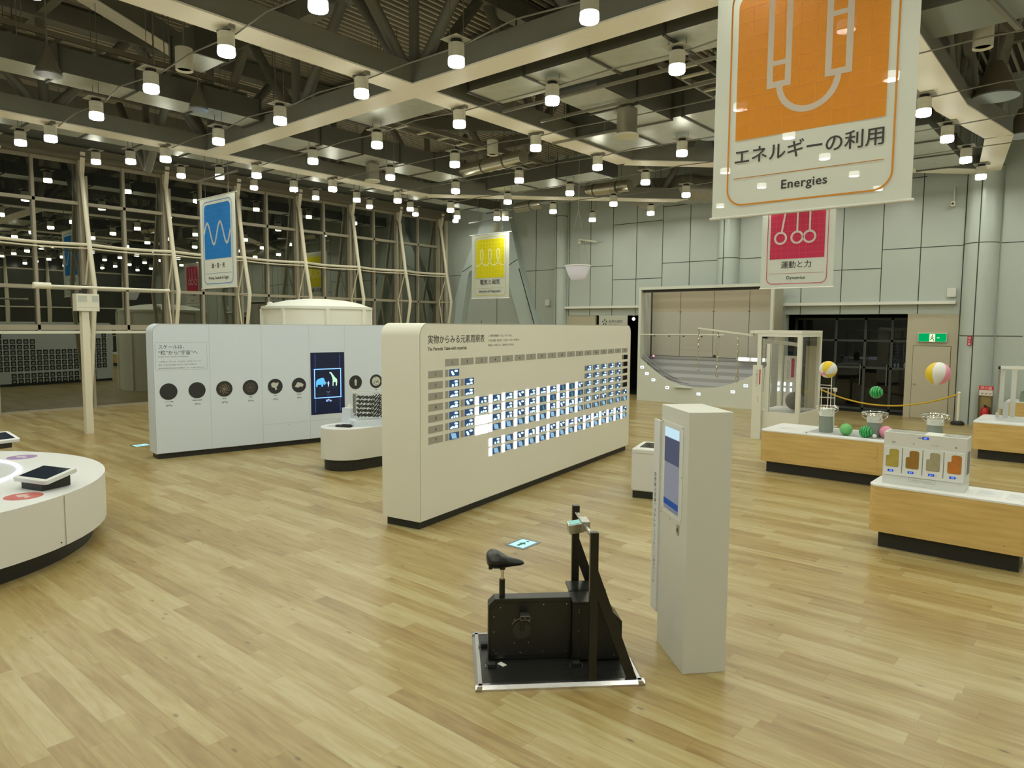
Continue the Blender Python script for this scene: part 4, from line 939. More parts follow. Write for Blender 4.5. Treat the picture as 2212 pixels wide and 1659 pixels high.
# uprights with diagonal braces and chrome bar
for y_, nm in ((0.05, 0), (0.75, 1)):
    lg = MB().box(0.755, 0.810, y_-0.022, y_+0.022, 0.034, 1.045).build('upright', BLACKM, bk, smooth=0, bevel=0.004)
    MB().prism([(0.805, 0.805), (0.805, 0.60), (1.018, 0.036), (1.085, 0.036)], y_-0.02, y_+0.02).build('brace', BLACKM, lg, smooth=0, bevel=0.003)
MB().tube([(0.782, 0.06, 1.000), (0.782, 0.74, 1.000)], 0.016, 16).build('handlebar', CHROME, bk)
g = MB().box(0.752, 0.812, 0.33, 0.47, 0.965, 1.035).build('clamp_block', mat('nickel_plate', (0.52, 0.51, 0.46), 0.25, 0.9), bk, smooth=0, bevel=0.004)
m = MB().prism([(0.67, 0.94), (0.77, 0.955), (0.76, 1.02), (0.66, 1.005)], 0.345, 0.455); m.build('meter_box', mat('nickel_plate', (0.52, 0.51, 0.46), 0.25, 0.9), g, smooth=0, bevel=0.003)
m = MB().prism([(0.672, 1.009), (0.748, 1.0205), (0.7475, 1.0235), (0.6715, 1.012)], 0.362, 0.438); m.build('meter_display', emit_mat('meter_teal', (0.36, 0.72, 0.58), 0.85), g, smooth=0)
MB().box(0.70, 0.96, 0.52, 0.70, 0.46, 0.475).mi(0).box(0.70, 0.97, 0.505, 0.53, 0.046, 0.475).build('rear_bracket', BLACKM, bk, smooth=0)
# clips on the mat
for x, y_ in ((0.12, 0.27), (0.71, 0.25), (0.085, 0.585)):
    c = MB().box(x-0.028, x+0.028, y_-0.024, y_+0.024, 0.034, 0.066).build('foot_clamp', RUBBER, bk, smooth=0, bevel=0.006)
    m = MB()
    for s_ in (-1, 1):
        for q in (-0.012, 0.012): m.tube([(x+s_*0.042, y_+q, 0.034), (x+s_*0.042, y_+q, 0.046)], 0.005, 8)
    m.build('bolts', BRUSHED, c)
tg = MB().box(-0.030, 0.030, -0.018, 0.018, 0.0, 0.004).build('paper_tag', mat('paper_white', (0.72, 0.74, 0.66), 0.6), smooth=0)
p_ = Matrix.Translation((-3.055, 3.225, 0)) @ Matrix.Rotation(math.radians(45.43), 4, 'Z') @ Vector((0.195, 0.30, 0.0345)); tg.location = p_; tg.rotation_euler = (0, 0, math.radians(45.4-52))
tag(tg, 'small white folded card lying on the black bike mat', 'paper')
# ================================================================== TABLES
def oval_table(t, R, H, inset, cxs=None, L=0.0, topmat=None, sidemat=None):
    def ring(r, n=64):
        out = []
        for i in range(n):
            a = 2*PI*i/n; out.append((r*math.cos(a), r*math.sin(a)+(L if math.sin(a) > 0 else 0)))
        return out
    MB().prism(ring(R), 0.19, H-0.012, 'z').build('body', sidemat or WHITE, t, smooth=50)
    MB().prism(ring(R), H-0.012, H, 'z').build('tabletop', topmat or TOPW, t, smooth=50)
    MB().prism(ring(R-inset), 0, 0.19, 'z').build('plinth', BLACKP, t, smooth=50)
rt = thing('round_exhibit_table', 'large round white exhibit table with glowing ring and black plinth', 'table', (-9.6, 0.95, 0))
oval_table(rt, 2.25, 0.70, 0.14, topmat=mat('matte_white_top', (0.72, 0.735, 0.73), 0.4))
m = MB()
m.tube([(-0.3+1.26*math.cos(2*PI*i/64), 0.25+1.26*math.sin(2*PI*i/64), 0.706) for i in range(64)], 0.018, 8, closed=True)
m.build('light_ring', emit_mat('ring_light', (0.62, 0.76, 1.0), 3.0), rt)
m = MB().lathe([(1.22, 0.0), (1.22, 0.004), (0, 0.004)], (-0.3, 0.25, 0.70), 64); m.build('inner_top', mat('inner_top_white', (0.60, 0.62, 0.62), 0.35), rt)
def sticker(x, y, rz, col, nm, mm2):
    o = MB().prism([(0.165*math.cos(2*PI*i/32), 0.165*math.sin(2*PI*i/32)) for i in range(32)], 0, 0.0015, 'z').build('round_sticker', mat(nm, col, 0.55), rt, smooth=0)
    o.location = (x+9.6, y-0.95, 0.70)
    MB().prism([(-0.10, -0.04), (0.02, -0.05), (0.03, 0.0), (0.11, -0.02), (0.06, 0.05), (-0.02, 0.03), (-0.06, 0.07), (-0.09, 0.03)], 0.0015, 0.0022, 'z').build('sticker_picture', mm2, o, smooth=0)
sticker(-8.04, 2.05, 0, (0.50, 0.115, 0.10), 'red_sticker', mat('pale_pink_print', (0.62, 0.45, 0.42), 0.5))
sticker(-10.42, 2.66, 0, (0.31, 0.20, 0.42), 'purple_sticker', mat('pale_lilac_print', (0.55, 0.50, 0.60), 0.5))
m = MB(); a = math.radians(38)
m.box(2.2525*math.cos(a)-0.004, 2.2525*math.cos(a)+0.002, 2.2525*math.sin(a)-0.004, 2.2525*math.sin(a)+0.002, 0.19, 0.69); m.build('side_seam', mat('faint_seam_2', (0.40, 0.40, 0.36), 0.6), rt, smooth=0)
MB().sphere((2.25*math.cos(a-0.03), 2.25*math.sin(a-0.03), 0.235), 0.008, 8, 6).build('lock', INK, rt)
def tablet(x, y, rz, label):
    t = thing('tablet_stand', label, 'tablet', (x, y, 0.7045), rz, 'tablet stands on the round table')
    MB().prism([(-0.15, 0.0), (0.15, 0.0), (0.15, 0.14), (-0.15, 0.075)], -0.155, 0.155, 'x').build('wedge_base', BLACKP, t, smooth=0)
    m = MB()
    m.prism(rrect(-0.255, 0.255, -0.18, 0.18, 0.04, 5), 0.0, 0.045, 'z')
    c = m.build('tablet_case', mat('tablet_case_white', (0.70, 0.71, 0.70), 0.35), t, smooth=40, bevel=0.006); c.location = (0, 0, 0.108); c.rotation_euler = (math.radians(12.5), 0, 0)
    MB().box(-0.205, 0.205, -0.135, 0.135, 0.045, 0.0465).build('screen', mat('blue_grey_screen', (0.012, 0.022, 0.040), 0.1), c, smooth=0)
tablet(-8.335, 2.33, math.radians(18.8), 'white tablet stand on the round table beside the red sticker')
tablet(-11.42, 2.60, math.radians(100), 'tablet stand on the round table cut off by the photo edge')

lt = thing('exhibit_table', 'white round-ended exhibit table between the two display walls', 'table', (-9.74, 7.10, 0), math.radians(-3))
oval_table(lt, 0.41, 0.70, 0.055, L=1.7)
rs = thing('lens_array', 'black peg array standing on a low white box on the round-ended table', 'exhibit model', (-9.60, 7.42, 0.70), math.radians(70), None)
MB().box(-0.26, 0.62, -0.18, 0.20, 0, 0.10).build('riser', WHITE2, rs, smooth=0, bevel=0.004)
m = MB()
for i in range(13):
    for j in range(4):
        for k in range(5):
            x = -0.16+0.056*i+0.008*k; z = 0.17+0.075*k+0.02*math.sin(i*0.7+j); y = -0.11+0.07*j
            m.beam((x-0.016, y, z-0.016), (x+0.016, y, z+0.018), 0.016, 0.016)
o = m.build('pegs', mat('dark_peg', (0.022, 0.024, 0.018), 0.4), rs, smooth=0); o['kind'] = 'stuff'
m = MB()
for i in range(13):
    for j in range(4): m.tube([(-0.16+0.056*i, -0.11+0.07*j, 0.10), (-0.128+0.056*i, -0.11+0.07*j, 0.49)], 0.0012, 4)
m.build('wires', mat('thin_wire', (0.4, 0.4, 0.36), 0.3, 0.8), rs)
m = MB()
for y in (-0.15, 0.17): m.tube([(-0.22, y, 0.1), (-0.22, y, 0.56), (0.58, y, 0.56), (0.58, y, 0.1)], 0.006, 6)
m.build('frame', PAINTW, rs)
MB().box(-0.225, -0.215, -0.15, 0.02, 0.22, 0.54).build('back_panel', mat('smoke_panel', (0.16, 0.15, 0.12), 0.4), rs, smooth=0)
tw = thing('white_block', 'small stepped white box standing on the round-ended table', 'box', (-10.05, 7.40, 0.70), math.radians(10))
MB().box(-0.09, 0.11, -0.08, 0.10, 0, 0.26).build('box', WHITE2, tw, smooth=0, bevel=0.003)
MB().lathe([(0.05, 0.26), (0.03, 0.30), (0.02, 0.32), (0, 0.32)], (0.02, 0.0, 0), 16).build('knob', PAINTW, tw)
tr = thing('black_tray', 'flat black hand unit lying in front of the peg array', 'tray', (-9.68, 7.02, 0.70), math.radians(25))
MB().prism(rrect(-0.14, 0.14, -0.05, 0.05, 0.02, 4), 0.0, 0.03, 'z').build('tray_body', RUBBER, tr, smooth=40, bevel=0.004)
MB().box(-0.03, 0.12, -0.03, 0.03, 0.03, 0.045).build('handle', RUBBER, tr, smooth=0, bevel=0.004)
tag(MB().box(-0.10, 0.10, -0.06, 0.06, 0, 0.002).build('leaflet', mat('grey_print_card', (0.42, 0.44, 0.45), 0.5), loc=(-9.87, 6.96, 0.7005), rot=(0, 0, 0.5), smooth=0), 'small printed card on the round-ended white table', 'paper')

cb = thing('display_cabinet', 'low white cabinet with dark glass top behind the kiosk', 'cabinet', (-5.06, 8.50, 0), math.radians(17))
MB().box(0, 1.0, 0, 0.68, 0.10, 0.70).build('body', WHITE, cb, smooth=0, bevel=0.02)
MB().box(0.02, 0.98, 0.02, 0.66, 0.0, 0.10).build('plinth', BLACKP, cb, smooth=0)
MB().box(0.08, 0.92, 0.14, 0.56, 0.70, 0.705).build('glass_top', GLASSB, cb, smooth=0)
MB().box(-0.0012, 1.0012, -0.0012, 0.6812, 0.635, 0.639).build('top_seam', GREYINK, cb, smooth=0)

def oak_bench(label, x0, x1, y0, y1, h=0.70, door=None):
    t = thing('oak_bench', label, 'bench table', (x0, y0, 0), 0)
    W, D = x1-x0, y1-y0
    MB().prism(rrect(0, W, 0, D, 0.10, 6), 0.185, h-0.018, 'z').build('body', OAKV, t, smooth=50)
    MB().prism(rrect(-0.003, W+0.003, -0.003, D+0.003, 0.10, 6), h-0.018, h, 'z').build('worktop', TOPW, t, smooth=50)
    MB().box(0.10, W-0.10, 0.09, D-0.09, 0, 0.185).build('plinth', BLACKP, t, smooth=0)
    if door:
        for a, b in door:
            d = MB().box(a, b, -0.006, 0.0, 0.205, h-0.08).build('door', OAKV, t, smooth=0, bevel=0.001)
            MB().prism([(b-0.03+0.006*math.cos(2*PI*i/10), 0.44+0.006*math.sin(2*PI*i/10)) for i in range(10)], -0.008, -0.005).build('lock', INK, d, smooth=0)
    return t
b1 = oak_bench('oak bench with white top carrying the four-window sample box', -1.97, -0.50, 8.33, 8.93)
MB().prism([(1.25+0.005*math.cos(2*PI*i/10), 0.26+0.005*math.sin(2*PI*i/10)) for i in range(10)], -0.002, 0.001).build('lock', INK, b1, smooth=0)
b2 = oak_bench('oak bench with white top carrying three ball blowers', -4.43, -1.62, 11.54, 12.62, door=[(0.93, 1.80)])
b3 = oak_bench('oak bench carrying the clear case with white frame', -1.93, 0.9, 15.36, 16.85, 0.69, door=[(0.62, 1.4)])
b4 = oak_bench('small oak bench far back against the wall beyond the clear case', -1.9, -0.2, 20.1, 20.9)
# things on bench 1
sb = thing('sample_box', 'white upright box with four coloured hand-shaped windows on an oak bench', 'display box', (-1.878, 8.505, 0.70))
SBW = mat('sample_box_white', (0.68, 0.69, 0.66), 0.4)
MB().box(0, 0.778, 0, 0.265, 0.0, 0.568).build('case', SBW, sb, smooth=0, bevel=0.003)
MB().box(0.012, 0.766, -0.012, 0, 0.10, 0.413).build('front_ledge', mat('sample_box_face', (0.73, 0.75, 0.73), 0.4), sb, smooth=0, bevel=0.002)
for k in range(3): MB().box(0.189+0.1945*k-0.0035, 0.189+0.1945*k+0.0035, -0.0135, -0.0118, 0.13, 0.405).build('divider', mat('divider_grey', (0.20, 0.20, 0.18), 0.5), sb, smooth=0)
for k, (c, c2) in enumerate((((0.42, 0.33, 0.06), 0), ((0.30, 0.15, 0.02), 0), ((0.36, 0.32, 0.20), 0), ((0.50, 0.165, 0.02), 0))):
    x = 0.031+0.1945*k; r = 0.014
    pts = [(x+r, 0.19), (x+0.124-r, 0.19), (x+0.121, 0.19+r*.4), (x+0.124, 0.19+r), (x+0.124, 0.385-r*1.6), (x+0.12, 0.385-r*.6), (x+0.124-r*1.4, 0.385), (x+0.033+r*1.4, 0.385), (x+0.035, 0.385-r*.6), (x+0.033, 0.385-r*1.6), (x+0.033, 0.322), (x+0.030, 0.314), (x+0.022, 0.312), (x+r*.7, 0.312), (x+0.002, 0.308), (x, 0.30), (x, 0.19+r), (x+0.003, 0.19+r*.4)]
    w = MB().prism(pts, -0.0125, -0.0115).build('window', mat('sample_'+str(k), c, 0.6, noise=0.22, nscale=25), sb, smooth=0)
    m = MB()
    for i in range(len(pts)): j = (i+1) % len(pts); a = Vector(pts[i]); b = Vector(pts[j]); m.beam((a.x, -0.013, a.y), (b.x, -0.013, b.y), 0.003, 0.003)
    m.build('window_rim', mat('rim_tan', (0.40, 0.36, 0.24), 0.4), w, smooth=0)
    l = MB().box(x+0.022, x+0.078, -0.0135, -0.0118, 0.135, 0.160).build('thermometer_display', mat('blue_display', (0.01, 0.015, 0.12), 0.2, emit=(0.03, 0.06, 0.55), estr=0.5), sb, smooth=0)
    text(('19.8', '19.7', '20.1', '19.9')[k], 0.018, (x+0.05, -0.0138, 0.141), l, BLUEL, 'CENTER', name='digits')
    text('°C', 0.014, (x+0.084, -0.0122, 0.142), sb, BLUEP, name='unit')
    text(('羽毛', '木', 'ウール', '銅')[k], 0.02, (x+0.065, -0.0008, 0.455), sb, GREYINK, 'CENTER', name='caption')
l = MB().box(0.367, 0.43, -0.002, 0.0, 0.517, 0.545).build('thermometer_display', mat('blue_display', (0.01, 0.015, 0.12), 0.2, emit=(0.03, 0.06, 0.55), estr=0.5), sb, smooth=0)
text('20.0', 0.018, (0.398, -0.0024, 0.524), l, BLUEL, 'CENTER', name='digits')
text('室温', 0.016, (0.345, -0.0008, 0.524), sb, GREYINK, 'CENTER', name='caption')
m = MB()
for a in ((0.26, 0.51, 0.058, 0.0605), (0.26, 0.51, 0.0995, 0.102), (0.26, 0.2625, 0.058, 0.102), (0.5075, 0.51, 0.058, 0.102)): m.box(a[0], a[1], -0.001, 0, a[2]-0.01, a[3]-0.01)
m.build('caption_frame', mat('seam_grey', (0.30, 0.31, 0.30), 0.6), sb, smooth=0)
text('どれがあたたかい？さわってみよう', 0.02, (0.385, -0.001, 0.062), sb, GREYINK, 'CENTER', width=0.19, name='caption')
MB().box(0.03, 0.38, 0.03, 0.235, 0.568, 0.571).build('top_strip', mat('grey_lid_strip', (0.33, 0.34, 0.30), 0.35), sb, smooth=0)
MB().box(0.55, 0.77, 0.03, 0.235, 0.568, 0.571).build('top_strip', mat('grey_lid_strip', (0.33, 0.34, 0.30), 0.35), sb, smooth=0)
m = MB()
for i in range(6): m.box(0.7785, 0.7800, 0.05+0.03*i, 0.06+0.03*i, 0.18, 0.42)
m.build('side_vents', GREYINK, sb, smooth=0)
def card(x, y, z, w, d, rz, label, c=None):
    o = MB().box(-w/2, w/2, -d/2, d/2, 0, 0.0015).mi(1)
    for k in range(4): o.box(-w*0.4, w*(0.05+0.3*((k*7) % 3)/3), d*(0.30-0.18*k)-0.004, d*(0.30-0.18*k)+0.004, 0.0015, 0.0017)
    if c: o.mi(2).box(w*0.18, w*0.42, -d*0.30, d*0.1, 0.0015, 0.0018)
    b = o.build('info_card', [mat('info_card_white', (0.74, 0.75, 0.76), 0.4), mat('info_card_print', (0.30, 0.31, 0.33), 0.6), c or INK], smooth=0, loc=(x, y, z), rot=(0, 0, rz))
    tag(b, label, 'paper')
card(-0.90, 8.66, 0.7005, 0.22, 0.30, 0, 'printed card on the oak bench right of the sample box')
card(-0.645, 8.66, 0.7005, 0.22, 0.30, 0, 'printed card with orange picture at the right end of the front bench', mat('orange_print', (0.55, 0.20, 0.06), 0.5))
# things on bench 2
TRAYM = mat('grey_tray', (0.48, 0.49, 0.48), 0.35)
MB().box(0.72, 2.62, 0.16, 0.92, 0.7005, 0.703).build('recess_tray', TRAYM, b2, smooth=0)
m = MB()
for a in ((0.70, 2.64, 0.14, 0.16), (0.70, 2.64, 0.92, 0.94), (0.70, 0.72, 0.14, 0.94), (2.62, 2.64, 0.14, 0.94)): m.box(a[0], a[1], a[2], a[3], 0.70, 0.712)
m.build('tray_rim', TOPW, b2, smooth=0)
card(-4.10, 12.0, 0.7005, 0.34, 0.28, 0, 'printed card on the left end of the ball blower bench')
HOSE = mat('grey_green_hose', (0.23, 0.27, 0.235), 0.5)
def blower(x, top, rr, label):
    t = thing('air_blower', label, 'air blower', (x, 12.0, 0.703), 0, 'ball blowers on the oak bench')
    h = top-0.703
    MB().lathe([(0.105, 0), (0.112, h*0.3), (0.106, h*0.7), (0.098, h)], n=28).build('hose', HOSE, t)
    MB().lathe([(0.102, h), (0.112, h+0.01), (0.112, h+0.075), (0.106, h+0.082), (0.106, h+0.13), (0.095, h+0.135), (0.09, h+0.05), (0, h+0.05)], n=28).build('collar', mat('collar_white', (0.70, 0.72, 0.68), 0.4), t)
    MB().tube([(rr*math.cos(2*PI*i/40), rr*math.sin(2*PI*i/40), h+0.155) for i in range(40)], 0.0095, 8, closed=True).tube([(rr*0.97*math.cos(2*PI*i/40), rr*0.97*math.sin(2*PI*i/40), h+0.128) for i in range(40)], 0.005, 8, closed=True).build('guard_ring', CHROME, t)
    m = MB()
    for k in range(6):
        a = 2*PI*k/6+0.3
        m.tube([(rr*math.cos(a), rr*math.sin(a), h+0.155), (rr*0.98*math.cos(a), rr*0.98*math.sin(a), h+0.10), (0.112*math.cos(a), 0.112*math.sin(a), h+0.045)], 0.005, 6)
    m.build('guard_arms', CHROME, t)
blower(-3.515, 0.965, 0.172, 'grey ball blower tube with chrome ring, left end of bench')
blower(-2.798, 0.925, 0.182, 'grey ball blower tube with chrome ring under the green striped ball')
blower(-1.975, 0.965, 0.182, 'grey ball blower tube with chrome ring behind the sample box')
BW_ = mat('ball_white', (0.74, 0.74, 0.72), 0.35); BY = mat('ball_yellow', (0.74, 0.52, 0.01), 0.35); BP = mat('ball_pink', (0.80, 0.30, 0.42), 0.35)
def beach_ball(x, y, z, r, cols, rot, label):
    m = MB(); n, k = 24, 14
    for i in range(k+1):
        a = PI*i/k
        for j in range(n): b = 2*PI*j/n; m.v.append((r*math.sin(a)*math.cos(b), r*math.sin(a)*math.sin(b), -r*math.cos(a)))
    for i in range(k):
        for j in range(n):
            m.f.append((i*n+j, i*n+(j+1) % n, (i+1)*n+(j+1) % n, (i+1)*n+j)); m.m.append((j*6//n) % len(cols) if 0 < i < k-1 else 0)
    o = m.build('beach_ball', cols, smooth=80, loc=(x, y, z), rot=rot); tag(o, label, 'ball')
beach_ball(-3.521, 12.0, 1.723, 0.137, [BP, BW_, BY, BW_, BY, BW_], (0.9, 0.7, 2.45), 'yellow and white beach ball floating over the left blower')
beach_ball(-1.974, 12.0, 1.734, 0.168, [BW_, BY, BW_, BP, BW_, BY], (0.25, 0.15, 2.35), 'pink, white and yellow beach ball floating before the beige door')
MEL = bpy.data.materials.new('melon_green'); MEL.use_nodes = True
def melon_mat(m):
    nt = m.node_tree; b = nt.nodes['Principled BSDF']; tc = nt.nodes.new('ShaderNodeTexCoord'); w = nt.nodes.new('ShaderNodeTexWave')
    w.inputs['Scale'].default_value = 9.0; w.inputs['Distortion'].default_value = 4.0; w.inputs['Detail'].default_value = 2
    cr = nt.nodes.new('ShaderNodeValToRGB'); cr.color_ramp.elements[0].color = (0.0, 0.09, 0.02, 1); cr.color_ramp.elements[1].color = (0.03, 0.42, 0.10, 1); cr.color_ramp.elements[0].position = .22; cr.color_ramp.elements[1].position = .38
    nt.links.new(tc.outputs['Object'], w.inputs['Vector']); nt.links.new(w.outputs['Fac'], cr.inputs[0]); nt.links.new(cr.outputs[0], b.inputs['Base Color']); b.inputs['Roughness'].default_value = 0.35
melon_mat(MEL)
def ball(x, y, z, r, m_, label): tag(MB().sphere((0, 0, 0), r, 24, 14).build('rubber_ball', m_, loc=(x, y, z), smooth=80), label, 'ball')
ball(-2.795, 12.0, 1.402, 0.096, MEL, 'green watermelon-striped ball floating over the middle blower')
ball(-3.16, 11.82, 0.798, 0.095, mat('ball_light_green', (0.16, 0.50, 0.16), 0.35), 'plain light green ball in the tray right of the left blower')
ball(-2.86, 11.76, 0.798, 0.095, MEL, 'watermelon-striped ball lying in the tray by the middle blower')
ball(-2.62, 11.95, 0.80, 0.095, mat('ball_pink', (0.80, 0.30, 0.42), 0.35), 'pink ball in the tray between middle blower and sample box')
ball(-2.74, 11.78, 0.738, 0.035, BW_, 'tiny white ball in the tray in front of the middle blower')
# things on bench 3
cs = thing('clear_case', 'clear case in a white frame on the oak bench beyond the others', 'display case', (-1.63, 15.78, 0.69))
m = MB(); FW = 0.035
for x, y in ((0, 0), (0, 0.75), (1.3, 0), (1.3, 0.75)): m.box(x, x+FW, y, y+FW, 0.16, 1.0)
for y in (0, 0.75): m.box(0, 1.335, y, y+FW, 0.965, 1.0)
for x in (0, 1.3): m.box(x, x+FW, 0, 0.785, 0.965, 1.0)
m.build('frame', PAINTW, cs, smooth=0)
MB().quad((0, 0, 0), (1.335, 0, 0), (1.335, 0, 0.97), (0, 0, 0.97)).quad((0, 0.785, 0), (0, 0, 0), (0, 0, 0.97), (0, 0.785, 0.97)).build('clear_panels', ACRYL, cs, smooth=0)
MB().box(0.14, 0.22, 0.79, 0.86, 0.0, 1.0).build('support_post', PAINTW, cs, smooth=0)
MB().box(-0.004, 0.03, -0.004, 0.03, 0.99, 1.02).build('corner_cap', INK, cs, smooth=0)
MB().box(0.03, 0.12, 0.79, 0.80, 0.0, 0.30).build('small_panel', mat('info_card_white', (0.74, 0.75, 0.76), 0.4), cs, smooth=0)
card(-1.80, 15.75, 0.6905, 0.22, 0.30, 0, 'printed card on the left end of the bench with the clear case')
pr = thing('crank_device', 'small grey-green hand-crank device on the far bench', 'exhibit model', (-1.55, 20.3, 0.70))
MB().prism([(-0.10, 0), (0.30, 0), (0.26, 0.05), (0.05, 0.12), (0.02, 0.24), (-0.08, 0.24)], -0.06, 0.06).build('casting', mat('grey_green_casting', (0.20, 0.25, 0.20), 0.4), pr, smooth=0, bevel=0.01)
MB().tube([(-0.03, -0.08, 0.24), (0.35, -0.08, 0.27)], 0.012, 8).build('crank', INK, pr)

# ================================================================== GLASS TOWER, CHAINS, RAMP
tx = thing('pendulum_tower', 'white framed tower with clear walls and a grey ball inside', 'exhibit tower', (-5.85, 14.95, 0))
TWP = mat('tower_white', (0.70, 0.69, 0.60), 0.42)
W_, D_ = 0.92, 1.34
MB().box(0.0, W_, 0, D_, 0, 0.60).build('plinth', TWP, tx, smooth=0, bevel=0.004)
MB().box(0.03, W_-0.03, 0.03, D_-0.03, 0.60, 0.604).build('stage', TOPW, tx, smooth=0)
for x, y in ((0, 0), (W_-0.085, 0), (0, D_-0.085), (W_-0.085, D_-0.085)): MB().box(x, x+0.085, y, y+0.085, 0.60, 2.26).build('post', TWP, tx, smooth=0, bevel=0.002)
MB().box(-0.17, W_, 0, D_, 2.265, 2.33).build('top_slab', TWP, tx, smooth=0, bevel=0.002)
MB().box(0.085, W_-0.085, 0.005, 0.06, 2.20, 2.265).box(W_-0.06, W_-0.005, 0.085, D_-0.085, 2.20, 2.265).build('top_rail', TWP, tx, smooth=0)
MB().prism([(0.13, 2.265), (0.33, 2.265), (0.27, 2.07), (0.20, 2.03), (0.13, 2.07)], 0.07, 0.11).build('gusset', TWP, tx, smooth=0)
a_ = MB().prism([(0.28, 2.06), (0.28, 2.14), (0.84, 2.075), (0.84, 2.00)], 0.07, 0.11).build('arm', TWP, tx, smooth=0)
MB().prism([(0.225+0.018*math.cos(2*PI*i/16), 2.10+0.018*math.sin(2*PI*i/16)) for i in range(16)], 0.06, 0.07).build('pivot', BRUSHED, tx)
MB().box(0.205, 0.275, 0.01, 0.06, 0.604, 2.05).build('inner_post', TWP, tx, smooth=0)
m = MB()
m.tube([(0.13, 0.16, 2.03), (0.09, 0.16, 1.0)], 0.004, 6).tube([(0.19, 0.16, 2.03), (0.24, 0.16, 1.0)], 0.004, 6); m.build('cords', GREYINK, tx)
MB().box(0.10, 0.19, 0.02, 0.06, 2.16, 2.24).build('clip', INK, tx, smooth=0)
MB().quad((0.085, 0.02, 0.604), (W_-0.085, 0.02, 0.604), (W_-0.085, 0.02, 2.26), (0.085, 0.02, 2.26)).quad((W_-0.02, 0.085, 0.604), (W_-0.02, D_-0.085, 0.604), (W_-0.02, D_-0.085, 2.26), (W_-0.02, 0.085, 2.26)).build('clear_panels', ACRYL, tx, smooth=0)
MB().sphere((0.62, 0.62, 0.81), 0.195, 28, 18).build('ball', mat('dull_grey_ball', (0.17, 0.16, 0.145), 0.5), tx, smooth=80)
MB().tube([(0.62, 0.62, 0.99), (0.62, 0.62, 1.25)], 0.008, 8).build('ball_stem', GREYINK, tx)
bp = MB().box(0.16, 0.50, 1.20, 1.24, 0.604, 1.76).build('inner_sign', mat('inner_sign_white', (0.66, 0.64, 0.60), 0.45), tx, smooth=0)
text('ふりこのひみつ', 0.07, (0.22, 1.198, 1.66), bp, GREYINK, rot=(PI/2, PI/2, 0), width=0.42, height=0.075)
MB().box(0.32, 0.385, 1.196, 1.2, 1.28, 1.70).build('red_strip', mat('sign_red', (0.45, 0.02, 0.05), 0.5), bp, smooth=0)
LITB = emit_mat('small_lit_label', (0.80, 0.95, 1.0), 1.6)
m = MB()
for i in range(3):
    for j in range(2): m.box(0.03+0.14*i, 0.07+0.14*i, 1.195, 1.199, 0.95+0.13*j, 1.03+0.13*j)
m.build('lit_labels', LITB, bp, smooth=0)
MB().box(0.60, 0.90, 1.28, 1.30, 0.604, 1.99).build('back_board', BEIGE, tx, smooth=0)
sp = thing('sign_panel', 'narrow white sign panel with red strip at the tower corner', 'sign', (-5.90, 14.86, 0))
MB().box(0, 0.20, 0, 0.06, 0, 1.59).build('panel', TWP, sp, smooth=0, bevel=0.003)
text('力と動きのひみつ', 0.05, (0.07, -0.001, 1.50), sp, GREYINK, rot=(PI/2, PI/2, 0), width=0.36, height=0.06)
MB().box(0.145, 0.170, -0.002, 0, 1.18, 1.50).build('red_strip', mat('sign_red', (0.45, 0.02, 0.05), 0.5), sp, smooth=0)
text('Dynamics', 0.03, (0.12, -0.001, 0.92), sp, mat('sign_red', (0.45, 0.02, 0.05), 0.5), rot=(PI/2, PI/2, 0), width=0.12, height=0.03)
cr = thing('chain_rig', 'sloping white bar with three hanging chains beside the tower', 'exhibit rig', (-7.73, 16.0, 0))
P0, P1 = Vector((0, 0, 2.365)), Vector((1.72, -0.95, 2.225))
MB().beam(P0, P1, 0.035, 0.035).build('bar', TWP, cr, smooth=0)
MB().box(1.70, 1.76, -1.0, -0.93, 2.20, 2.266).build('bracket', TWP, cr, smooth=0)
for k, (f, L, big) in enumerate(((0.01, 1.03, 0), (0.39, 1.05, 2), (0.76, 0.96, 1))):
    p = P0.lerp(P1, f); m = MB(); z = p.z-0.02; i = 0
    while z > p.z-L:
        b = 0.035 if i < 11 else (0.035 if not big else 0.062)
        h_ = b*1.2; d = Vector((1, 0, 0)) if i % 2 == 0 else Vector((0, 1, 0))
        pts = [(p.x+d.x*b*0.5*math.cos(2*PI*q/12), p.y+d.y*b*0.5*math.cos(2*PI*q/12), z-h_+h_*math.sin(2*PI*q/12)) for q in range(12)]
        m.tube(pts, 0.010 if b < 0.05 else 0.014, 6, closed=True); z -= h_*1.72; i += 1
    m.build('chain', mat('bright_chain', (0.62, 0.60, 0.50), 0.25, 0.9), cr)

rp = thing('half_pipe_exhibit', 'tall white framed half-pipe exhibit with curved striped slope and lit labels', 'exhibit', (-11.83, 20.12, 0))
RW, RH = 4.37, 3.66; FRM = mat('ramp_frame_white', (0.62, 0.64, 0.57), 0.42)
MB().box(0, 0.085, 0, 0.76, 0, RH).build('side_post', FRM, rp, smooth=0); MB().box(RW-0.08, RW, 0, 0.76, 0, RH).build('side_post', FRM, rp, smooth=0)
MB().box(0.085, RW-0.08, 0, 0.12, RH-0.09, RH).build('top_beam', FRM, rp, smooth=0)
MB().box(0.085, RW-0.08, 0.12, 0.20, 3.49, RH-0.09).build('track', INK, rp, smooth=0)
curve = [(0.085, 1.36), (0.4, 1.13), (0.78, 0.88), (1.138, 0.69), (1.45, 0.60), (1.8, 0.548), (2.174, 0.532), (2.6, 0.56), (2.95, 0.63), (3.194, 0.716), (3.6, 0.88), (3.964, 1.074), (4.29, 1.33)]
MB().prism([(0.085, 0.0), (RW-0.08, 0.0)]+curve[::-1], 0.0, 0.06).build('front_panel', FRM, rp, smooth=0)
m = MB()                                                       # slope behind the cut-out, in alternating strips
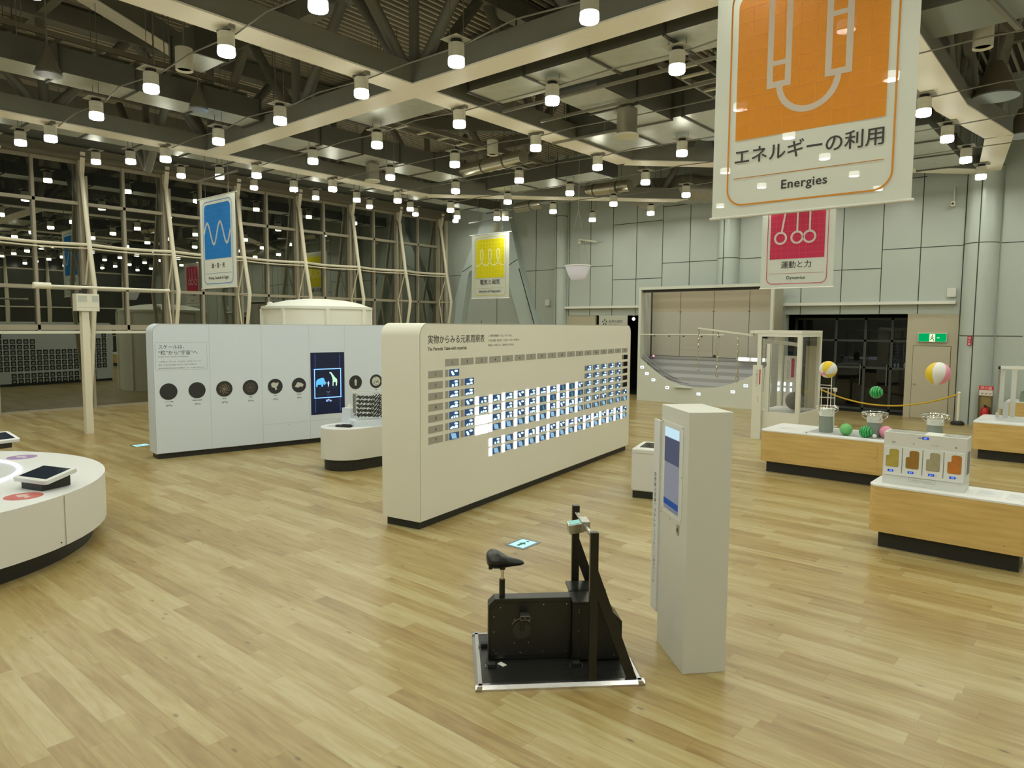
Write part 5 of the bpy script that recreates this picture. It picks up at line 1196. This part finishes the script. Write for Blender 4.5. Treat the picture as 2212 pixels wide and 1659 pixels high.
SL1 = mat('slope_blue_grey', (0.36, 0.36, 0.37), 0.4); SL2 = mat('slope_dark_grey', (0.245, 0.245, 0.24), 0.4)
for k in range(9):
    z0 = 1.44-0.105*k; z1 = z0-0.105; y0 = 0.62-0.06*k
    m.mi(k % 2).quad((0.085, y0-0.06, z1), (RW-0.08, y0-0.06, z1), (RW-0.08, y0, z0), (0.085, y0, z0))
m.build('slope', [SL2, SL1], rp, smooth=0)
BKU = mat('back_board_reflection', (0.44, 0.38, 0.285), 0.25); BKL = mat('back_board_grey', (0.44, 0.42, 0.36), 0.25)  # upper board browner: a reflection painted into its colour
MB().box(0.085, RW-0.08, 0.64, 0.70, 2.87, 3.60).build('upper_board', BKU, rp, smooth=0); MB().box(0.085, RW-0.08, 0.64, 0.70, 0.4, 2.87).build('lower_board', BKL, rp, smooth=0)
m = MB()
for x in (1.16, 2.29, 3.42): m.box(x-0.006, x+0.006, 0.636, 0.64, 0.6, 3.5)
for x in (1.16, 2.29, 3.42): m.box(x-0.03, x+0.03, 0.62, 0.64, 2.86, 2.88)
m.box(0.09, RW-0.08, 0.636, 0.64, 1.44, 1.455)
m.build('board_joints', JOINT, rp, smooth=0)
MB().box(0.23, 0.26, 0.40, 0.44, 1.35, 3.50).build('guide_post', INK, rp, smooth=0)
MB().tube([(0.08, 0.03, 2.14), (2.9, 0.03, 2.155)], 0.02, 8).build('hand_rail', FRM, rp)
m = MB()
for x in (0.58, 1.1, 1.6, 2.2, 2.75): m.box(x-0.02, x+0.02, 0.02, 0.05, 2.08, 2.12)
m.build('rail_clips', INK, rp, smooth=0)
m = MB()
for off in (0.06, 0.13): m.tube([(x, 0.10+off, z+off) for x, z in curve[:6]], 0.018, 8)
m.build('ball_track', mat('track_steel', (0.33, 0.32, 0.32), 0.35, 0.6), rp)
MB().box(0.38, 0.50, 0.08, 0.18, 1.36, 1.44).build('start_gate', mat('violet_block', (0.07, 0.06, 0.17), 0.4), rp, smooth=0, bevel=0.01)
MB().sphere((0.52, 0.12, 1.45), 0.035, 12, 8).build('start_light', emit_mat('pink_light', (1.0, 0.35, 0.45), 1.2), rp)
for x, z in ((0.18, 1.08), (0.36, 0.88), (0.60, 0.69), (1.10, 0.47), (2.17, 0.34), (3.26, 0.48), (3.645, 0.685), (4.0, 0.90)):
    l = MB().prism(rrect(x-0.062, x+0.062, z-0.042, z+0.042, 0.012, 3), -0.006, 0).build('lit_label', LITB, rp, smooth=0)
    MB().box(x-0.035, x+0.035, -0.0075, -0.006, z-0.012, z+0.008).build('label_print', mat('label_navy', (0.03, 0.08, 0.22), 0.5), l, smooth=0)
for a, b in ((3.22, 3.58), (3.66, 4.05)): MB().prism(rrect(a, b, 1.40, 1.485, 0.04, 5), 0.30, 0.34).build('light_bar', emit_mat('led_bar', (0.98, 0.95, 1.0), 2.5), rp, smooth=0)
MB().prism(rrect(4.13, 4.25, 1.40, 1.485, 0.04, 5), 0.30, 0.34).build('light_bar', emit_mat('led_bar_pink', (1.0, 0.75, 0.9), 1.6), rp, smooth=0)
MB().box(3.2, 4.29, 0.34, 0.40, 1.38, 1.50).build('light_shelf', FRM, rp, smooth=0)
MB().box(1.35, 1.95, -0.10, 0.0, 0.50, 0.53).build('shelf', FRM, rp, smooth=0)
MB().box(0.02, RW-0.02, 0.70, 0.74, 0.0, RH-0.02).build('rear_panel', FRM, rp, smooth=0)
m = MB().prism([(2.36+0.045*math.cos(2*PI*i/20), 1.49+0.045*math.sin(2*PI*i/20)) for i in range(20)], 0.622, 0.636); m.build('knob', INK, rp)
MB().box(RW-0.001, RW+0.004, 0.10, 0.75, 2.25, RH-0.06).build('side_board', mat('side_board_tan', (0.42, 0.39, 0.29), 0.45), rp, smooth=0)

# ================================================================== SMALLER THINGS AROUND THE HALL
dm = thing('domed_tank', 'cream drum-shaped dome standing behind the scale wall', 'dome booth', (-17.0, 11.5, 0))
DMC = mat('dome_cream', (0.88, 0.88, 0.80), 0.5)
MB().lathe([(1.46, 0), (1.46, 2.80)], n=48).build('drum', DMC, dm)
MB().lathe([(1.50, 2.80), (1.50, 2.87), (1.40, 2.89), (1.15, 2.98), (0.8, 3.05), (0.4, 3.09), (0.0, 3.10)], n=48).build('lid', mat('dome_lid', (0.88, 0.89, 0.82), 0.45), dm)
m = MB()
for k in range(8):
    a = 2*PI*k/8+0.35; m.beam((1.47*math.cos(a), 1.47*math.sin(a), 0), (1.47*math.cos(a), 1.47*math.sin(a), 2.8), 0.09, 0.09)
m.build('ribs', DMC, dm, smooth=0)
MB().sphere((-1.28, -0.70, 2.93), 0.10, 14, 8).build('corner_knob', PAINTW, dm)
po = thing('signal_pole', 'white pole with a control box and a long horizontal tube on top', 'pole', (-16.81, 5.55, 0))
MB().box(-0.085, 0.085, -0.07, 0.07, 0, 2.66).build('post', mat('pole_cream', (0.74, 0.70, 0.56), 0.45), po, smooth=0, bevel=0.006)
bx_ = MB().box(-0.10, 0.14, -0.18, 0.26, 2.645, 3.01).build('control_box', mat('control_box_white', (0.74, 0.72, 0.60), 0.45), po, smooth=0, bevel=0.006)
MB().box(0.14, 0.143, -0.15, 0.02, 2.84, 2.97).box(0.14, 0.143, 0.12, 0.24, 2.84, 2.97).build('paper_notice', mat('notice_grey', (0.50, 0.52, 0.46), 0.5), bx_, smooth=0)
MB().box(0.14, 0.142, -0.16, 0.25, 2.72, 2.724).build('seam', GREYINK, bx_, smooth=0)
MB().box(-0.03, 0.05, -0.02, 0.06, 3.01, 3.20).build('tube_clamp', RUBBER, po, smooth=0, bevel=0.006)
MB().tube([(0.06, -0.90, 3.15), (0.06, 1.75, 3.15)], 0.028, 12).build('tube', mat('tube_white', (0.78, 0.75, 0.62), 0.4), po)
MB().tube([(0.06, -0.93, 3.15), (0.06, -0.62, 3.15)], 0.065, 16).tube([(0.06, 1.68, 3.15), (0.06, 1.78, 3.15)], 0.04, 12).build('tube_end', mat('tube_white', (0.78, 0.75, 0.62), 0.4), po)
bs = thing('hanging_bowl', 'white translucent bowl-shaped net hanging in front of the far wall', 'hanging bowl', (-9.49, 13.39, 3.46))
MB().lathe([(0.0, 0.0), (0.14, 0.0), (0.17, 0.02), (0.235, 0.15), (0.29, 0.30)], n=32).build('bowl', sheer_mat('bowl_fabric', (0.84, 0.83, 0.92), 0.10), bs)
MB().tube([(0.295*math.cos(2*PI*i/36), 0.295*math.sin(2*PI*i/36), 0.31) for i in range(36)], 0.014, 8, closed=True).build('rim', mat('bowl_rim', (0.74, 0.74, 0.76), 0.4), bs)
m = MB()
for k in range(3): m.tube([(0.29*math.cos(2.1*k), 0.29*math.sin(2.1*k), 0.31), (0, 0, 1.6)], 0.0025, 5)
m.tube([(0, 0, 1.6), (0, 0, ZD-3.46)], 0.0025, 5); m.build('strings', STEEL, bs)
# arrows set into the floor
def floor_sign(x, y, w, d, rz, label):
    t = thing('floor_exit_sign', label, 'sign', (x, y, 0), rz, 'lit exit signs in the floor')
    MB().box(-w/2, w/2, -d/2, d/2, 0.0, 0.004).build('frame', mat('floor_sign_frame', (0.20, 0.24, 0.26), 0.3, 0.5), t, smooth=0)
    p = MB().box(-w/2+0.035, w/2-0.035, -d/2+0.035, d/2-0.035, 0.004, 0.006).build('panel', emit_mat('floor_sign_cyan', (0.45, 0.90, 0.95), 1.25), t, smooth=0)
    m = MB().prism([(-0.02, -0.10), (0.02, -0.10), (0.02, -0.02), (0.05, -0.02), (0.0, 0.05), (-0.05, -0.02), (-0.02, -0.02)], 0.006, 0.007, 'z').prism([(-0.02, 0.065), (0.015, 0.06), (0.03, 0.085), (0.0, 0.105)], 0.006, 0.007, 'z')
    m.build('arrow', mat('arrow_green', (0.02, 0.16, 0.10), 0.5), p, smooth=0)
floor_sign(-4.84, 5.86, 0.26, 0.32, 0.05, 'lit cyan exit sign set in the planks between bike and periodic table wall')
floor_sign(-14.45, 5.68, 0.26, 0.32, 0.05, 'lit cyan exit sign set in the floor left of the scale wall')
# exit sign over the beige door
ex_ = thing('exit_sign', 'green lit running-man exit sign above the beige door', 'sign', (-3.67, YF, 2.16))
MB().box(-0.335, 0.335, -0.07, 0, -0.122, 0.122).build('case', mat('sign_case', (0.60, 0.62, 0.52), 0.4), ex_, smooth=0, bevel=0.006)
MB().box(-0.318, 0.318, -0.073, -0.07, -0.105, 0.105).build('panel', emit_mat('exit_green', (0.0, 0.36, 0.10), 0.95), ex_, smooth=0)
MB().box(-0.065, 0.065, -0.075, -0.073, -0.105, 0.09).build('doorway_picture', emit_mat('exit_cream', (0.85, 0.9, 0.55), 1.1), ex_, smooth=0)
m = MB(); stroke(m, [(0.0, 0.03), (-0.01, -0.02), (0.03, -0.05), (0.035, -0.09)], 0.018, -0.0765); stroke(m, [(-0.01, -0.02), (-0.03, -0.06), (-0.055, -0.06)], 0.018, -0.0768); stroke(m, [(0.0, 0.025), (0.035, 0.0), (0.045, -0.02)], 0.012, -0.077); stroke(m, [(0.0, 0.025), (-0.03, 0.01), (-0.04, -0.015)], 0.012, -0.0772); m.disc((0.005, 0.055), 0.015, -0.0765, 12)
m.build('running_figure', mat('exit_figure', (0.0, 0.16, 0.05), 0.5), ex_, smooth=0)
m = MB().poly([(0.10, -0.005), (0.13, 0.02), (0.13, 0.005), (0.17, 0.005), (0.17, -0.015), (0.13, -0.015), (0.13, -0.03)], -0.0745); m.build('arrow', emit_mat('exit_arrow', (0.5, 0.85, 0.6), 0.9), ex_, smooth=0)
# wall speakers
for x, z, l in ((-16.42, 3.27, 'white wall speaker left of the slim wall column'), (-3.29, 3.32, 'white wall speaker beside the thick grey column above the exit')):
    s_ = thing('wall_speaker', l, 'speaker', (x, YF, z), 0, 'white wall speakers')
    MB().prism(rrect(-0.10, 0.10, -0.115, 0.115, 0.03, 5), -0.11, 0.0).build('cabinet', PAINTW, s_, smooth=40, bevel=0.008)
    MB().prism(rrect(-0.085, 0.085, -0.10, 0.10, 0.02, 4), -0.114, -0.11).build('grille', mat('grille_white', (0.66, 0.67, 0.62), 0.6), s_, smooth=0)
# red fire sign on the column
fs = thing('fire_sign', 'small red vertical fire extinguisher sign on the thick column', 'sign', (-2.785, 20.815, 2.10), math.radians(-14))
MB().box(-0.045, 0.045, -0.012, 0.012, -0.12, 0.12).build('plate', mat('sign_red', (0.45, 0.02, 0.05), 0.5), fs, smooth=0)
for k, c_ in enumerate('消火器'): text(c_, 0.062, (0, -0.0125, 0.042-0.072*k), fs, mat('white_print', (0.75, 0.72, 0.70), 0.5), 'CENTER')
# fire extinguisher stand
fe = thing('extinguisher_stand', 'red headed stand holding a fire extinguisher beside the thick column', 'extinguisher stand', (-2.36, 20.70, 0))
BR = mat('stand_brown', (0.10, 0.075, 0.05), 0.45)
MB().box(-0.15, 0.15, -0.12, 0.12, 0, 0.03).box(-0.15, -0.12, -0.02, 0.02, 0.03, 1.0).box(0.12, 0.15, -0.02, 0.02, 0.03, 1.0).build('frame', BR, fe, smooth=0)
MB().box(-0.145, 0.145, 0.03, 0.04, 0.03, 0.80).build('back_plate', mat('stand_gold_back', (0.30, 0.24, 0.09), 0.4), fe, smooth=0)
MB().box(-0.15, 0.15, -0.025, -0.02, 0.90, 1.0).build('red_header', mat('header_red', (0.62, 0.02, 0.03), 0.45), fe, smooth=0)
text('消火器', 0.075, (0, -0.026, 0.92), fe, mat('white_print', (0.75, 0.72, 0.70), 0.5), 'CENTER', width=0.24)
ip = MB().box(-0.14, 0.14, -0.025, -0.02, 0.76, 0.895).build('instruction_panel', mat('instruction_white', (0.70, 0.64, 0.56), 0.5), fe, smooth=0)
m = MB()
for k in range(3): stroke(m, [(-0.10+0.085*k, 0.785), (-0.085+0.085*k, 0.815), (-0.065+0.085*k, 0.80), (-0.055+0.085*k, 0.83)], 0.010, -0.026)
m.build('instruction_pictures', INK, ip, smooth=0)
ft = thing('fire_extinguisher', 'red fire extinguisher standing in the red headed stand', 'fire extinguisher', (-2.36, 20.69, 0.03))
MB().lathe([(0.075, 0.0), (0.085, 0.02), (0.085, 0.36), (0.06, 0.42), (0.025, 0.44), (0.025, 0.47), (0, 0.47)], n=24).build('cylinder', mat('extinguisher_red', (0.50, 0.015, 0.015), 0.3), ft)
MB().lathe([(0.0862, 0.13), (0.0862, 0.23)], n=24).build('label_band', mat('label_pink', (0.66, 0.40, 0.33), 0.5), ft)
MB().box(-0.02, 0.02, -0.09, 0.02, 0.47, 0.50).tube([(0, -0.04, 0.48), (0.10, -0.03, 0.44), (0.105, 0.0, 0.30), (0.095, 0.0, 0.18)], 0.011, 8).build('lever_and_hose', RUBBER, ft)
# barrier posts with yellow rope
def post(x, y, label):
    t = thing('barrier_post', label, 'barrier post', (x, y, 0), 0, 'white rope barrier posts')
    MB().lathe([(0.15, 0), (0.15, 0.05), (0.12, 0.085), (0.03, 0.10), (0, 0.10)], n=28).build('base', RUBBER, t)
    MB().tube([(0, 0, 0.09), (0, 0, 0.76)], 0.033, 16).build('pole', CREAM, t)
    MB().sphere((0, 0, 0.79), 0.043, 16, 10).build('ball_top', CREAM, t, smooth=80)
post(-2.90, 20.55, 'white barrier post with round black foot by the thick column')
post(-6.32, 20.45, 'white barrier post hidden behind the framed tower')
m = MB(); A_, B_ = Vector((-6.29, 20.45, 0.735)), Vector((-2.94, 20.55, 0.755)); pts = []
for k in range(41):
    u = k/40; p = A_.lerp(B_, u); p.z -= 0.40*(1-(2*u-1)**2)*0.98; pts.append(tuple(p))
tag(m.tube(pts, 0.021, 8).build('barrier_rope', mat('yellow_rope', (0.60, 0.38, 0.015), 0.5)), 'yellow rope sagging between two white barrier posts', 'rope')
rk = thing('wire_stand', 'thin white wire stand behind the framed tower', 'stand', (-5.24, 18.0, 0))
m = MB()
for x in (-0.17, -0.02, 0.05, 0.14): m.tube([(x, 0, 0), (x, 0, 1.24 if x == 0.05 else 0.94)], 0.011, 8)
for z in (0.70, 0.93, 1.0): m.tube([(-0.22, 0, z), (0.14 if z < 1 else 0.05, 0, z)], 0.010, 8)
m.build('frame', PAINTW, rk)
MB().box(0.10, 0.18, -0.02, 0.02, 0.86, 0.95).build('clip', CREAM, rk, smooth=0); MB().box(-0.24, 0.20, -0.14, 0.14, 0, 0.015).build('foot', PAINTW, rk, smooth=0)
# hanging sign in the left doorway
hs = thing('hanging_sign', 'pale sign with star emblem hanging in the left doorway', 'sign', (-14.10, YF-0.06, 2.22))
MB().box(0, 1.18, 0, 0.03, 0, 0.56).build('board', mat('sign_board_grey', (0.50, 0.50, 0.43), 0.5), hs, smooth=0)
text('科学の探究', 0.12, (0.42, -0.001, 0.30), hs, INK, width=0.56, bold=0.001); text('Science Inquiry', 0.05, (0.42, -0.001, 0.225), hs, GREYINK, width=0.38)
m = MB()
for k in range(5):
    a = PI/2+2*PI*k/5; c_ = (0.245+0.085*math.cos(a), 0.32+0.085*math.sin(a)); m.poly([(c_[0]+0.034*math.cos(a+b), c_[1]+0.034*math.sin(a+b)) for b in (0, 1.9, 2.9, 3.4, 4.4)], -0.0015)
stroke(m, [(0.245+0.06*math.cos(2*PI*i/24), 0.32+0.06*math.sin(2*PI*i/24)) for i in range(25)], 0.006, -0.0018)
m.build('star_emblem', INK, hs, smooth=0)
MB().tube([(0.1, 0.015, 0.56), (0.1, 0.015, 0.58)], 0.004, 6).build('hook', STEEL, hs)
lb = thing('corridor_lamp', 'glowing bulb in the dark left doorway beside the hanging sign', 'lamp', (-12.98, 21.75, 2.66))
MB().sphere((0, 0, 0), 0.055, 16, 10).build('bulb', emit_mat('warm_bulb', (1.0, 0.93, 0.72), 6.0), lb, smooth=80)
MB().tube([(0, 0, 0.05), (0, 0, 0.54)], 0.012, 8).build('stem', STEEL, lb)
# camera on the pillar and beam projector bracket
cm = thing('wall_camera', 'small cream security camera on a bracket left of the thick column', 'camera', (-3.35, 21.25, 5.55))
MB().box(-0.05, 0.05, -0.22, -0.02, -0.06, 0.06).build('housing', CREAM, cm, smooth=0, bevel=0.01); MB().lathe([(0.03, 0), (0.03, 0.01)], (0, 0, 0), 14).build('lens', INK, cm, loc=(0, -0.22, 0), rot=(PI/2, 0, 0)); MB().box(-0.012, 0.012, -0.06, 0.05, 0.05, 0.45).build('bracket', CREAM, cm, smooth=0)
sk = thing('wall_spot', 'small cream spotlight on a wall arm right of the slim column', 'lamp', (-14.9, 21.1, 5.35))
MB().lathe([(0.07, 0.0), (0.04, 0.11), (0, 0.12)], (0, 0, 0), 16).build('shade', CREAM, sk); MB().beam((0, 0, 0.15), (0.75, 0.0, 0.02), 0.05, 0.05).box(-0.03, 0.03, -0.03, 0.22, 0.11, 0.17).build('arm', CREAM, sk, smooth=0)
